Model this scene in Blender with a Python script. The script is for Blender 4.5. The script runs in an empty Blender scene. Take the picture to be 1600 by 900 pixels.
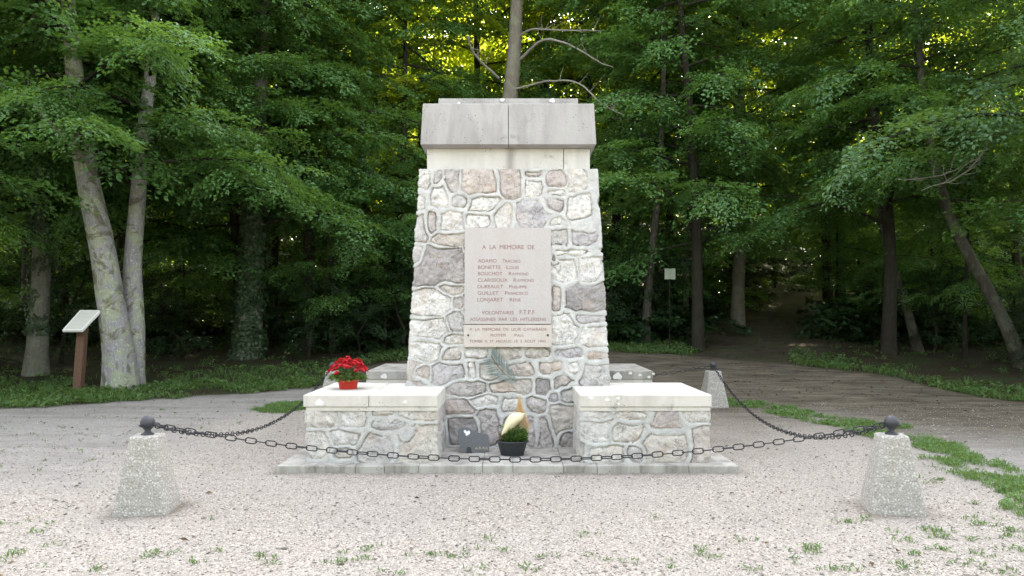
import bpy, bmesh, math, random
import numpy as np
from mathutils import Vector, Matrix, Euler

random.seed(7)
rng = np.random.default_rng(11)
R = math.radians
S = bpy.context.scene
COL = S.collection

# ------------------------------------------------------------------ camera
FPX, HC, HY = 1200.0, 1.55, 490.0          # focal length in px of the 1600 px photo, eye height, horizon row
cam_d = bpy.data.cameras.new('camera')
cam = bpy.data.objects.new('camera', cam_d)
COL.objects.link(cam)
cam.location = (0, 0, HC)
cam.rotation_euler = (R(90), 0, 0)
cam_d.sensor_width = 36
cam_d.lens = 36 * FPX / 1600
cam_d.shift_y = (HY - 450) / 1600
cam_d.clip_start = 0.05
cam_d.clip_end = 3000
S.camera = cam

# ------------------------------------------------------------------ light
SUN_EL, SUN_AZ = R(36), R(10)               # low sun behind the wood, a little to the right
w = bpy.data.worlds.new('World')
S.world = w
w.use_nodes = True
nt = w.node_tree
nt.nodes.clear()
sky = nt.nodes.new('ShaderNodeTexSky')
sky.sky_type = 'NISHITA'
sky.sun_disc = False
sky.sun_elevation = SUN_EL
sky.sun_rotation = SUN_AZ
sky.air_density = 1.0
sky.dust_density = 3.0
sky.ozone_density = 1.0
hs = nt.nodes.new('ShaderNodeHueSaturation')
hs.inputs['Saturation'].default_value = 0.27
bg = nt.nodes.new('ShaderNodeBackground')
bg.inputs['Strength'].default_value = 0.15
out = nt.nodes.new('ShaderNodeOutputWorld')
nt.links.new(sky.outputs[0], hs.inputs['Color'])
nt.links.new(hs.outputs[0], bg.inputs[0])
nt.links.new(bg.outputs[0], out.inputs[0])

sd = bpy.data.lights.new('sun', 'SUN')
sd.energy = 5.0
sd.angle = R(0.5)
sd.color = (1.0, 0.86, 0.58)
sun = bpy.data.objects.new('sun', sd)
COL.objects.link(sun)
sun_dir = Vector((math.sin(SUN_AZ) * math.cos(SUN_EL), math.cos(SUN_AZ) * math.cos(SUN_EL), math.sin(SUN_EL)))
sun.rotation_euler = sun_dir.to_track_quat('Z', 'Y').to_euler()
sun.location = sun_dir * 100

S.view_settings.view_transform = 'Standard'
S.view_settings.look = 'None'
S.view_settings.gamma = 1
S.view_settings.exposure = 3.12
S.render.engine = 'CYCLES'
cy = S.cycles
cy.use_denoising = True
cy.max_bounces = 6
cy.diffuse_bounces = 4
cy.glossy_bounces = 2
cy.transmission_bounces = 4
cy.transparent_max_bounces = 4
cy.sample_clamp_indirect = 6
cy.caustics_reflective = False
cy.caustics_refractive = False

# ------------------------------------------------------------------ helpers
def link(o, parent=None):
    COL.objects.link(o)
    if parent is not None:
        o.parent = parent
    return o

def tag(o, label=None, cat=None, group=None, kind=None):
    if label: o['label'] = label
    if cat: o['category'] = cat
    if group: o['group'] = group
    if kind: o['kind'] = kind
    return o

def empty(name, loc=(0, 0, 0), rz=0, parent=None):
    o = bpy.data.objects.new(name, None)
    o.empty_display_size = 0.2
    o.location = loc
    o.rotation_euler = (0, 0, rz)
    return link(o, parent)

def np_mesh(name, V, F, mat=None, parent=None, attrs=None, smooth=False, loc=None):
    """V (n,3), F list of arrays with 3 or 4 columns"""
    V = np.asarray(V, dtype=np.float32)
    if not isinstance(F, (list, tuple)):
        F = [F]
    F = [np.asarray(f, dtype=np.int32) for f in F if len(f)]
    me = bpy.data.meshes.new(name)
    me.vertices.add(len(V))
    me.vertices.foreach_set('co', V.ravel())
    idx = np.concatenate([f.ravel() for f in F])
    tot = np.concatenate([np.full(len(f), f.shape[1], np.int32) for f in F])
    start = np.concatenate([[0], np.cumsum(tot)[:-1]]).astype(np.int32)
    me.loops.add(len(idx))
    me.loops.foreach_set('vertex_index', idx)
    me.polygons.add(len(tot))
    me.polygons.foreach_set('loop_start', start)
    if smooth:
        me.polygons.foreach_set('use_smooth', np.ones(len(tot), bool))
    if attrs:
        for k, a in attrs.items():
            a = np.asarray(a, np.float32)
            if a.ndim == 1:
                at = me.attributes.new(k, 'FLOAT', 'POINT')
                at.data.foreach_set('value', a)
            else:
                at = me.attributes.new(k, 'FLOAT_COLOR', 'POINT')
                if a.shape[1] == 3:
                    a = np.concatenate([a, np.ones((len(a), 1), np.float32)], 1)
                at.data.foreach_set('color', a.ravel())
    me.update(calc_edges=True)
    me.validate()
    if mat: me.materials.append(mat)
    o = bpy.data.objects.new(name, me)
    if loc is not None: o.location = loc
    return link(o, parent)

def bm_obj(name, bm, mat=None, parent=None, smooth=False, loc=None):
    bmesh.ops.recalc_face_normals(bm, faces=bm.faces)
    me = bpy.data.meshes.new(name)
    bm.to_mesh(me)
    bm.free()
    if smooth:
        for p in me.polygons: p.use_smooth = True
    if mat: me.materials.append(mat)
    o = bpy.data.objects.new(name, me)
    if loc is not None: o.location = loc
    return link(o, parent)

def add_box(bm, c0, c1, bevel=0.0, seg=2):
    r = bmesh.ops.create_cube(bm, size=1)
    vs = r['verts']
    for v in vs:
        v.co = Vector([(c0[i] + c1[i]) / 2 + v.co[i] * (c1[i] - c0[i]) for i in range(3)])
    if bevel:
        es = list({e for v in vs for e in v.link_edges})
        bmesh.ops.bevel(bm, geom=es, offset=bevel, segments=seg, profile=0.6, affect='EDGES')

def hashn(ix, iy, iz, s):
    n = (ix * 374761393 + iy * 668265263 + iz * 2147483647 + s * 1274126177) & 0xffffffff
    n = ((n ^ (n >> 13)) * 1274126177) & 0xffffffff
    n = ((n ^ (n >> 16)) * 2246822519) & 0xffffffff
    return ((n ^ (n >> 15)) & 0xffff) / 65535.0

def vnoise(P, scale=1.0, seed=0):
    P = np.asarray(P, float) * scale
    I = np.floor(P).astype(np.int64)
    f = P - I
    f = f * f * (3 - 2 * f)
    r = 0
    for dx in (0, 1):
        for dy in (0, 1):
            for dz in (0, 1):
                h = hashn(I[..., 0] + dx, I[..., 1] + dy, I[..., 2] + dz, seed)
                wgt = (f[..., 0] if dx else 1 - f[..., 0]) * (f[..., 1] if dy else 1 - f[..., 1]) * (f[..., 2] if dz else 1 - f[..., 2])
                r = r + h * wgt
    return r

def fbm(P, scale=1.0, seed=0, oct=3):
    a, t, r = 1.0, 0, 0
    for k in range(oct):
        r = r + a * (vnoise(P, scale * 2 ** k, seed + k * 17) - 0.5)
        t += a
        a *= 0.5
    return r / t * 2      # about -1..1

def sstep(a, b, x):
    t = np.clip((x - a) / (b - a), 0, 1)
    return t * t * (3 - 2 * t)

def s2l(c):
    c = np.asarray(c, float) / 255
    return np.where(c <= 0.04045, c / 12.92, ((c + 0.055) / 1.055) ** 2.4)

# ------------------------------------------------------------------ material helper
class NT:
    def __init__(s, name):
        s.m = bpy.data.materials.new(name)
        s.m.use_nodes = True
        s.t = s.m.node_tree
        s.n = s.t.nodes
        s.b = s.n['Principled BSDF']
        s.out = s.n['Material Output']
    def new(s, typ, **kw):
        n = s.n.new(typ)
        for k, v in kw.items():
            if hasattr(n, k): setattr(n, k, v)
            else: n.inputs[k].default_value = v
        return n
    def ln(s, a, b): s.t.links.new(a, b)
    def coord(s, kind='Object'):
        return s.new('ShaderNodeTexCoord').outputs[kind]
    def noise(s, vec, scale, detail=4, rough=0.6, dist=0.0):
        n = s.new('ShaderNodeTexNoise')
        n.inputs['Scale'].default_value = scale
        n.inputs['Detail'].default_value = detail
        n.inputs['Roughness'].default_value = rough
        n.inputs['Distortion'].default_value = dist
        if vec is not None: s.ln(vec, n.inputs['Vector'])
        return n.outputs['Fac']
    def voro(s, vec, scale, feature='F1', rnd=1.0):
        n = s.new('ShaderNodeTexVoronoi')
        n.feature = feature
        n.inputs['Scale'].default_value = scale
        n.inputs['Randomness'].default_value = rnd
        if vec is not None: s.ln(vec, n.inputs['Vector'])
        return n
    def ramp(s, fac, stops, mode='LINEAR'):
        n = s.new('ShaderNodeValToRGB')
        n.color_ramp.interpolation = mode
        el = n.color_ramp.elements
        while len(el) < len(stops): el.new(0.5)
        for e, (p, c) in zip(el, stops):
            e.position = p
            e.color = (c[0], c[1], c[2], 1) if not isinstance(c, (int, float)) else (c, c, c, 1)
        s.ln(fac, n.inputs['Fac'])
        return n.outputs['Color']
    def mix(s, fac, a, b, mode='MIX'):
        n = s.new('ShaderNodeMix')
        n.data_type = 'RGBA'
        n.blend_type = mode
        for sock, v in ((n.inputs[0], fac), (n.inputs[6], a), (n.inputs[7], b)):
            if hasattr(v, 'is_output'): s.ln(v, sock)
            elif isinstance(v, (int, float)):
                sock.default_value = v if sock.type == 'VALUE' else (v, v, v, 1)
            else: sock.default_value = (v[0], v[1], v[2], 1)
        return n.outputs[2]
    def math(s, op, a, b=None):
        n = s.new('ShaderNodeMath')
        n.operation = op
        for i, v in enumerate((a, b)):
            if v is None: continue
            if hasattr(v, 'is_output'): s.ln(v, n.inputs[i])
            else: n.inputs[i].default_value = v
        return n.outputs[0]
    def attr(s, name, out='Fac'):
        n = s.new('ShaderNodeAttribute')
        n.attribute_name = name
        return n.outputs[out]
    def mapping(s, vec, scale=(1, 1, 1)):
        n = s.new('ShaderNodeMapping')
        n.inputs['Scale'].default_value = scale
        s.ln(vec, n.inputs['Vector'])
        return n.outputs[0]
    def bump(s, h, strength=0.5, dist=0.01):
        n = s.new('ShaderNodeBump')
        n.inputs['Strength'].default_value = strength
        n.inputs['Distance'].default_value = dist
        s.ln(h, n.inputs['Height'])
        s.ln(n.outputs[0], s.b.inputs['Normal'])
    def color(s, c):
        if hasattr(c, 'is_output'): s.ln(c, s.b.inputs['Base Color'])
        else: s.b.inputs['Base Color'].default_value = (*c, 1)
    def rough(s, r, spec=0.3):
        if hasattr(r, 'is_output'): s.ln(r, s.b.inputs['Roughness'])
        else: s.b.inputs['Roughness'].default_value = r
        s.b.inputs['Specular IOR Level'].default_value = spec

def simple(name, col, rough=0.6, spec=0.4, metal=0, var=0.15, scale=40):
    t = NT(name)
    f = t.noise(t.coord(), scale)
    c = t.mix(f, tuple(x * (1 - var) for x in col), tuple(min(1, x * (1 + var)) for x in col))
    t.color(c)
    t.rough(rough, spec)
    t.b.inputs['Metallic'].default_value = metal
    t.bump(f, 0.2, 0.002)
    return t.m

def mat_stone(name, c0, c1, stain, streak=1.0, spots=True, drip=None):
    t = NT(name)
    co = t.coord()
    base = t.mix(t.noise(co, 2.2, 5), c0, c1)
    fine = t.noise(co, 55, 5, 0.7)
    base = t.mix(t.ramp(fine, [(0.35, 0.0), (0.7, 0.35)]), base, tuple(x * 0.72 for x in c0))
    st = t.noise(t.mapping(co, (3.0, 3.0, 0.7)), 1.6, 6, 0.65, 0.4)
    base = t.mix(t.math('MULTIPLY', t.ramp(st, [(0.42, 0.0), (0.68, 1.0)]), streak), base, stain)
    if drip is not None:      # damp run-off stain below the joint of the blocks above
        sp_ = t.new('ShaderNodeSeparateXYZ'); t.ln(co, sp_.inputs[0])
        d_ = t.math('ABSOLUTE', t.math('SUBTRACT', t.math('ADD', sp_.outputs[0], t.math('MULTIPLY', t.noise(co, 6, 4), 0.06)), drip + 0.03))
        base = t.mix(t.ramp(d_, [(0.015, 0.75), (0.075, 0.0)]), base, (0.27, 0.25, 0.24))
    ed = t.noise(co, 3.5, 8, 0.75, 0.3)
    if spots: base = t.mix(t.ramp(ed, [(0.30, 0.55), (0.40, 0.0)]), base, tuple(x * 0.5 for x in stain))
    if spots:
        v = t.voro(co, 34)
        sp = t.math('LESS_THAN', v.outputs['Distance'], 0.16)
        gate = t.math('GREATER_THAN', t.noise(co, 5, 2), 0.60)
        base = t.mix(t.math('MULTIPLY', sp, gate), base, (0.06, 0.055, 0.05))
    t.color(base)
    t.rough(0.85, 0.2)
    t.bump(t.math('ADD', fine, t.noise(co, 14, 4)), 0.55, 0.006)
    return t.m

M = {}
M['slab'] = mat_stone('pale_limestone', (0.70, 0.67, 0.62), (0.56, 0.525, 0.475), (0.36, 0.33, 0.28), 0.45)
M['band'] = mat_stone('white_limestone', (0.62, 0.60, 0.57), (0.54, 0.52, 0.48), (0.36, 0.35, 0.33), 0.45, True, -0.02)
M['cap'] = mat_stone('grey_weathered_limestone', (0.41, 0.395, 0.385), (0.33, 0.315, 0.305), (0.235, 0.225, 0.22), 0.8)
M['plinth'] = mat_stone('grey_plinth_stone', (0.50, 0.48, 0.44), (0.36, 0.34, 0.315), (0.17, 0.155, 0.135), 0.9)
M['plaque'] = mat_stone('pink_plaque_stone', (0.49, 0.458, 0.445), (0.44, 0.415, 0.405), (0.42, 0.355, 0.33), 0.4, spots=False)
M['plaque2'] = mat_stone('cream_plaque_stone', (0.56, 0.51, 0.47), (0.50, 0.455, 0.42), (0.45, 0.37, 0.31), 0.4, spots=False)
M['letters'] = simple('faded_red_lettering', (0.26, 0.15, 0.14), 0.8)
M['lichen'] = simple('white_lichen', (0.75, 0.75, 0.72), 0.9)
M['iron'] = simple('black_painted_iron', (0.022, 0.022, 0.028), 0.5, 0.5, 0.3)
M['iron_ball'] = simple('grey_painted_iron', (0.05, 0.05, 0.058), 0.55, 0.5, 0.2)
M['redpot'] = simple('red_plastic', (0.55, 0.035, 0.02), 0.4, 0.5)
M['blackpot'] = simple('dark_grey_plastic', (0.028, 0.031, 0.038), 0.4, 0.5)
M['granite'] = simple('polished_black_granite', (0.012, 0.013, 0.018), 0.10, 0.5, 0, 0.3, 200)
M['gold'] = simple('gold_lettering', (0.45, 0.38, 0.20), 0.5)
M['whitemark'] = simple('white_engraving', (0.75, 0.76, 0.78), 0.6)
M['wood'] = simple('brown_wood', (0.13, 0.075, 0.05), 0.75, 0.2, 0, 0.35, 18)
M['board'] = simple('white_board', (0.78, 0.77, 0.74), 0.5)
M['printed'] = simple('printed_sheet', (0.42, 0.41, 0.37), 0.5)
M['straw'] = simple('straw_fibre', (0.60, 0.40, 0.20), 0.9, 0.2, 0, 0.45, 90)
M['cream'] = simple('cream_dry_bract', (0.74, 0.66, 0.44), 0.8, 0.2, 0, 0.25, 30)
M['soil'] = simple('potting_soil', (0.03, 0.022, 0.016), 0.95)
M['frond'] = simple('grey_green_frond', (0.20, 0.255, 0.245), 0.6)
M['twig'] = simple('dry_brown_twig', (0.16, 0.11, 0.07), 0.9)

def mat_masonry():
    t = NT('rubble_masonry')
    co = t.coord()
    scol = t.attr('stone', 'Color')
    mor = t.attr('mortar', 'Fac')
    n1 = t.noise(co, 9, 6, 0.7, 0.6)
    n2 = t.noise(co, 42, 5, 0.7)
    c = t.mix(t.ramp(n1, [(0.3, 0.0), (0.7, 1.0)]), t.mix(1.0, scol, (0.74, 0.72, 0.72), 'MULTIPLY'), t.mix(1.0, scol, (1.2, 1.17, 1.12), 'MULTIPLY'))
    pit = t.ramp(n2, [(0.32, 0.8), (0.41, 0.0)])
    c = t.mix(pit, c, (0.13, 0.12, 0.125))
    cr = t.noise(co, 6.5, 9, 0.72, 0.5)
    crk = t.ramp(cr, [(0.484, 0.0), (0.497, 0.75), (0.503, 0.75), (0.516, 0.0)])
    gate = t.ramp(t.noise(co, 4, 3), [(0.45, 0.0), (0.58, 1.0)])
    c = t.mix(t.math('MULTIPLY', crk, gate), c, (0.10, 0.095, 0.10))
    rust = t.math('MULTIPLY', t.ramp(t.noise(co, 5, 3), [(0.55, 0.0), (0.72, 1.0)]), 0.35)
    c = t.mix(rust, c, (0.46, 0.31, 0.21))
    dark = t.math('MULTIPLY', t.ramp(t.noise(co, 16, 5, 0.75), [(0.60, 0.0), (0.70, 1.0)]), 0.5)
    c = t.mix(dark, c, (0.12, 0.12, 0.14))
    m = t.mix(t.ramp(t.noise(co, 8, 6, 0.7), [(0.3, 0.0), (0.7, 1.0)]), (0.40, 0.398, 0.388), (0.62, 0.615, 0.595))
    c = t.mix(mor, c, m)
    t.color(c)
    t.rough(0.85, 0.2)
    t.bump(t.math('ADD', n1, n2), 0.9, 0.014)
    return t.m
M['masonry'] = mat_masonry()

def mat_concrete():
    t = NT('exposed_aggregate_concrete')
    co = t.coord()
    v = t.voro(co, 62)
    peb = t.ramp(v.outputs['Color'], [(0.1, (0.26, 0.24, 0.215)), (0.5, (0.40, 0.375, 0.345)), (0.85, (0.58, 0.555, 0.52))])
    edge = t.ramp(v.outputs['Distance'], [(0.35, 0.0), (0.62, 1.0)])
    c = t.mix(edge, peb, (0.36, 0.34, 0.31))
    alg = t.ramp(t.noise(co, 5, 4), [(0.5, 0.0), (0.8, 0.25)])
    c = t.mix(alg, c, (0.34, 0.34, 0.31))
    t.color(c)
    t.rough(0.9, 0.2)
    t.bump(t.math('SUBTRACT', t.noise(co, 50, 3), v.outputs['Distance']), 0.8, 0.008)
    return t.m
M['concrete'] = mat_concrete()

def mat_ground():
    t = NT('clearing_ground')
    co = t.coord()
    dirt = t.attr('dirt', 'Fac')  # bare earth, plus the contact shade painted round bollards and plinth
    litter = t.attr('litter', 'Fac')
    grey = t.attr('grey', 'Fac')
    v = t.voro(co, 75)
    stones = t.ramp(v.outputs['Color'], [(0.0, (0.13, 0.11, 0.09)), (0.3, (0.30, 0.262, 0.225)), (0.6, (0.395, 0.350, 0.308)), (0.9, (0.56, 0.52, 0.47))])
    gap = t.ramp(v.outputs['Distance'], [(0.4, 0.0), (0.75, 0.75)])
    g = t.mix(gap, stones, (0.24, 0.21, 0.185))
    big = t.noise(co, 0.9, 5, 0.6, 0.5)
    g = t.mix(t.ramp(big, [(0.35, 0.0), (0.7, 0.45)]), g, (0.30, 0.275, 0.255))
    gg = t.mix(0.55, g, t.mix(t.noise(co, 3.0, 6, 0.7), (0.12, 0.113, 0.105), (0.40, 0.39, 0.38)))
    spk = t.ramp(t.noise(t.mapping(co, (0.7, 1.8, 1)), 7.5, 5, 0.75), [(0.34, 0.75), (0.42, 0.0)])
    gg = t.mix(spk, gg, (0.10, 0.095, 0.085))
    rut = t.ramp(t.noise(t.mapping(co, (0.25, 1.4, 1)), 1.6, 4, 0.6, 0.6), [(0.38, 0.5), (0.55, 0.0)])
    gg = t.mix(rut, gg, (0.17, 0.16, 0.145))
    g = t.mix(grey, g, gg)
    g = t.mix(t.ramp(t.noise(co, 5.5, 6, 0.8), [(0.32, 0.6), (0.45, 0.0)]), g, (0.19, 0.175, 0.155))
    v2 = t.voro(co, 28)
    st2 = t.math('LESS_THAN', v2.outputs['Distance'], 0.17)
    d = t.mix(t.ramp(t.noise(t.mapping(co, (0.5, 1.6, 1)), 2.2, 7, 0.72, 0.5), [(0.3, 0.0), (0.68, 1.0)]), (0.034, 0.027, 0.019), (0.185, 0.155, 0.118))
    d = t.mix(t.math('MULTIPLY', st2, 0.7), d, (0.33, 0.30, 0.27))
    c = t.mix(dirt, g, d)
    l = t.mix(t.noise(co, 30, 5, 0.8), (0.014, 0.013, 0.008), (0.060, 0.042, 0.025))
    l = t.mix(t.ramp(t.noise(co, 1.4, 4), [(0.45, 0.0), (0.6, 0.7)]), l, (0.035, 0.055, 0.018))
    c = t.mix(litter, c, l)
    t.color(c)
    t.rough(0.92, 0.15)
    h = t.math('ADD', t.math('MULTIPLY', v.outputs['Distance'], -0.8), t.noise(co, 9, 5))
    t.bump(h, 0.7, 0.012)
    return t.m
M['ground'] = mat_ground()

def mat_pebble():
    t = NT('gravel_pebbles')
    c = t.ramp(t.attr('tint'), [(0.0, (0.17, 0.15, 0.13)), (0.35, (0.33, 0.29, 0.26)), (0.7, (0.43, 0.385, 0.35)), (1.0, (0.62, 0.59, 0.55))])
    t.color(c)
    t.rough(0.8, 0.25)
    return t.m
M['pebble'] = mat_pebble()

def mat_leaf(name, dark, light, trans, tf=0.42, rough=0.45):
    t = NT(name)
    oi = t.new('ShaderNodeObjectInfo').outputs['Random']
    tint = t.attr('tint')
    clump = t.noise(t.coord(), 0.9, 3)
    f = t.math('ADD', t.math('MULTIPLY', tint, 0.55), t.math('MULTIPLY', clump, 0.45))
    c = t.mix(f, dark, light)
    c = t.mix(t.math('MULTIPLY', oi, 0.35), c, tuple(x * 0.62 for x in dark))
    t.color(c)
    t.rough(rough, 0.35)
    tr = t.new('ShaderNodeBsdfTranslucent')
    t.ln(t.mix(tint, trans, tuple(x * 1.35 for x in trans)), tr.inputs['Color'])
    mx = t.new('ShaderNodeMixShader')
    mx.inputs[0].default_value = tf
    t.ln(t.b.outputs[0], mx.inputs[1])
    t.ln(tr.outputs[0], mx.inputs[2])
    t.ln(mx.outputs[0], t.out.inputs[0])
    return t.m
M['leaf'] = mat_leaf('beech_leaves', (0.026, 0.070, 0.026), (0.150, 0.305, 0.090), (0.25, 0.42, 0.04), 0.30, 0.38)
M['leaf_blue'] = mat_leaf('oak_leaves', (0.030, 0.075, 0.038), (0.150, 0.285, 0.120), (0.24, 0.38, 0.05), 0.30, 0.38)
M['leaf_shade'] = mat_leaf('shade_darkened_leaves', (0.014, 0.034, 0.013), (0.045, 0.090, 0.034), (0.06, 0.12, 0.02), 0.2, 0.4)  # leaf colour lowered to paint deep shade into undergrowth and bushes
M['leaf_far'] = mat_leaf('sunlit_wood_leaves', (0.024, 0.058, 0.018), (0.075, 0.15, 0.04), (0.56, 0.64, 0.045), 0.6)  # yellow sun glow worked into the translucent colour of far leaves
M['ivy'] = mat_leaf('ivy_leaves', (0.030, 0.060, 0.025), (0.080, 0.125, 0.055), (0.08, 0.12, 0.03), 0.2)
M['grass'] = mat_leaf('verge_grass', (0.062, 0.125, 0.040), (0.17, 0.29, 0.090), (0.18, 0.28, 0.05), 0.35, 0.6)
M['potleaf'] = mat_leaf('potted_leaves', (0.055, 0.12, 0.028), (0.17, 0.29, 0.07), (0.15, 0.25, 0.04), 0.3)
M['petal'] = mat_leaf('red_petals', (0.50, 0.010, 0.022), (0.72, 0.035, 0.05), (0.6, 0.02, 0.03), 0.3)
M['deadleaf'] = mat_leaf('fallen_leaves', (0.07, 0.045, 0.025), (0.20, 0.14, 0.08), (0.15, 0.09, 0.04), 0.15, 0.8)

def mat_bark(name, c0, c1, lichen, amt, white=0.0, moss=0.0):
    t = NT(name)
    co = t.coord()
    f = t.noise(t.mapping(co, (1, 1, 0.22)), 22, 6, 0.7, 0.6)
    c = t.mix(f, c0, c1)
    p = t.noise(co, 3.2, 5, 0.65, 0.8)
    c = t.mix(t.math('MULTIPLY', t.ramp(p, [(0.48, 0.0), (0.56, 1.0)]), amt), c, lichen)
    if white:
        v = t.noise(co, 22, 5, 0.8)
        c = t.mix(t.math('MULTIPLY', t.ramp(v, [(0.56, 0.0), (0.62, 1.0)]), white), c, (0.55, 0.56, 0.55))
    if moss:
        v = t.noise(co, 2.0, 4, 0.7, 1.0)
        c = t.mix(t.math('MULTIPLY', t.ramp(v, [(0.52, 0.0), (0.60, 1.0)]), moss), c, (0.10, 0.085, 0.035))
    t.color(c)
    t.rough(0.95, 0.15)
    t.bump(f, 1.0, 0.05)
    return t.m
M['bark'] = mat_bark('grey_bark', (0.035, 0.030, 0.024), (0.11, 0.10, 0.08), (0.14, 0.15, 0.10), 0.5)
M['bark_dark'] = mat_bark('dark_bark', (0.018, 0.015, 0.012), (0.055, 0.046, 0.036), (0.05, 0.06, 0.035), 0.4)
M['bark_lichen'] = mat_bark('lichened_bark', (0.18, 0.17, 0.18), (0.44, 0.42, 0.43), (0.36, 0.40, 0.22), 0.6, 0.9, 0.7)
M['bark_ivy'] = mat_bark('ivy_stem_bark', (0.10, 0.09, 0.075), (0.24, 0.22, 0.19), (0.22, 0.25, 0.17), 0.5, 0.3)
M['deadwood'] = mat_bark('bleached_dead_wood', (0.16, 0.14, 0.12), (0.34, 0.31, 0.27), (0.25, 0.28, 0.18), 0.4)
M['bark_oak'] = mat_bark('furrowed_oak_bark', (0.07, 0.06, 0.048), (0.26, 0.23, 0.185), (0.24, 0.25, 0.17), 0.4)

# ------------------------------------------------------------------ terrain
def terr(x, y):
    x = np.asarray(x, float); y = np.asarray(y, float)
    yy = np.maximum(y - 11.5, 0)
    z = 0.0075 * yy ** 2
    z = np.where(yy > 8, 0.0075 * 64 + (yy - 8) * 0.125, z)
    z = np.where(yy > 60, 0.0075 * 64 + 52 * 0.125 + (yy - 60) * 0.03, z)
    P = np.stack([x, y, np.zeros_like(x)], -1)
    amp = sstep(12, 20, y) * 0.10
    z = z + amp * fbm(P, 0.35, 5, 3)
    z = z + 0.012 * fbm(P, 0.9, 9, 2) * sstep(2.6, 4.5, np.hypot(x + 0.04, (y - 9.8) * 0.8))
    bank = np.maximum(np.maximum(np.abs(x + 0.04) - 2.22, np.abs(y - 9.9) - 2.52), 0)
    z = z + 0.024 * (1 - sstep(0.0, 0.45, bank)) * (0.8 + 0.35 * fbm(P, 2.5, 71, 2))
    return z

def terr1(x, y):
    return float(terr(np.array([x]), np.array([y]))[0])

def strip_x(y):      # centre line of the grass strip on the right
    return np.interp(y, [4, 6, 8, 9, 10.5, 11.6, 13.0, 13.8], [4.3, 4.42, 4.72, 4.85, 4.8, 4.4, 3.95, 3.6])

def track_x(y):      # centre line of the track running into the wood
    return np.interp(y, [14, 19, 25, 32, 38, 44, 60], [4.0, 5.6, 8.3, 12.2, 18.5, 30, 90])

def masks(x, y):
    P = np.stack([x, y, np.zeros_like(x)], -1)
    n = fbm(P, 0.8, 31, 4)
    n2 = fbm(P, 3.0, 77, 3)
    # where the open ground ends
    left_edge = np.interp(x, [-40, -9, -7.5, -6.2, -3.9, -3.4, -2.4, 2.4, 4.8, 6.6, 8.1, 8.7, 12, 40],
                             [11.0, 11.9, 12.8, 13.6, 14.9, 18.2, 19.3, 19.6, 19.4, 18.2, 16.4, 13.4, 11.0, 9.0])
    edge = left_edge + 0.35 * n + 0.15 * n2
    litter = sstep(-0.15, 0.35, y - edge)
    tw = 2.5 + 0.02 * y
    tr = 1 - sstep(tw * 0.6, tw, np.abs(x - track_x(y)) + 0.5 * n)
    tr = tr * (y > 15)
    litter = litter * (1 - 0.3 * tr)
    patch = np.exp(-((x - 2.6) / 1.6) ** 2 - ((y - 18.9) / 0.6) ** 2)
    dirt_r = sstep(8.0, 13.5, y + 0.8 * np.maximum(x - 4.5, 0) + 1.5 * n) * (x > -2.5)
    dirt_l = sstep(14.6, 15.8, y + 0.6 * n) * (x <= -2.5)
    dirt = np.clip(np.maximum(np.maximum(dirt_r, dirt_l), tr * (y > 17)), 0, 1)
    ring = np.hypot((x - 0.1) / 1.0, (y - 9.5) * 0.9)
    grey = np.clip(sstep(3.9, 5.0, ring + 0.5 * n) * sstep(5.8, 8.6, y + 1.2 * n) + sstep(4.5, 5.6, np.abs(x) + 0.8 * n) * (x > 0) + 0.35 * sstep(0.3, 0.8, n), 0, 1)
    return dirt, litter, grey, edge

def axis(parts):
    a = []
    for lo, hi, step in parts:
        a.append(np.arange(lo, hi - 1e-6, step))
    a.append([parts[-1][1]])
    return np.concatenate(a)

gx = axis([(-600, -100, 50), (-100, -30, 5), (-30, -13, 0.8), (-13, 13, 0.09), (13, 30, 0.8), (30, 100, 5), (100, 600, 50)])
gy = axis([(-400, -60, 40), (-60, -5, 3), (-5, 3, 0.5), (3, 21, 0.08), (21, 40, 0.5), (40, 100, 2.5), (100, 700, 50)])
GX, GY = np.meshgrid(gx, gy)
GZ = terr(GX, GY)
dirt, litter, grey, _ = masks(GX, GY)
foot = np.zeros_like(GX)  # ring of dirt colour that paints contact shade at bollards and plinth
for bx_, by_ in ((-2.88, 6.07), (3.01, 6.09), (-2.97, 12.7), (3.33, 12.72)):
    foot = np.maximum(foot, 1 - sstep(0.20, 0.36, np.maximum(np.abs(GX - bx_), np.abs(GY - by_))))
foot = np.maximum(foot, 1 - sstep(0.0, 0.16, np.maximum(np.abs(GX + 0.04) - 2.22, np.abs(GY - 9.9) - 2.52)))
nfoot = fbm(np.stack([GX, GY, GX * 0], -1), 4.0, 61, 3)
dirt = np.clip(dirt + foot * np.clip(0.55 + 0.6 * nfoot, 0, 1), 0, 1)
ny, nx = GX.shape
I = np.arange(ny * nx).reshape(ny, nx)
Q = np.stack([I[:-1, :-1], I[:-1, 1:], I[1:, 1:], I[1:, :-1]], -1).reshape(-1, 4)
GV = np.stack([GX, GY, GZ], -1).reshape(-1, 3)
cell = lambda a: ((a[:-1, :-1] + a[1:, 1:]) / 2).ravel()
cl, cd = cell(litter), cell(dirt)
kind = np.where(cl > 0.5, 2, np.where(cd > 0.5, 1, 0))
for k, nm in enumerate(('gravel_yard', 'dirt_track', 'forest_floor')):  # dirt_track also takes cells of the painted contact ring
    q = Q[kind == k]
    u, inv = np.unique(q, return_inverse=True)
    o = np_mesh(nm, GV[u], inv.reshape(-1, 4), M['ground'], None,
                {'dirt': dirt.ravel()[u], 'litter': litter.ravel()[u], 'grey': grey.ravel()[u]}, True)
    tag(o, kind='structure')

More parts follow.
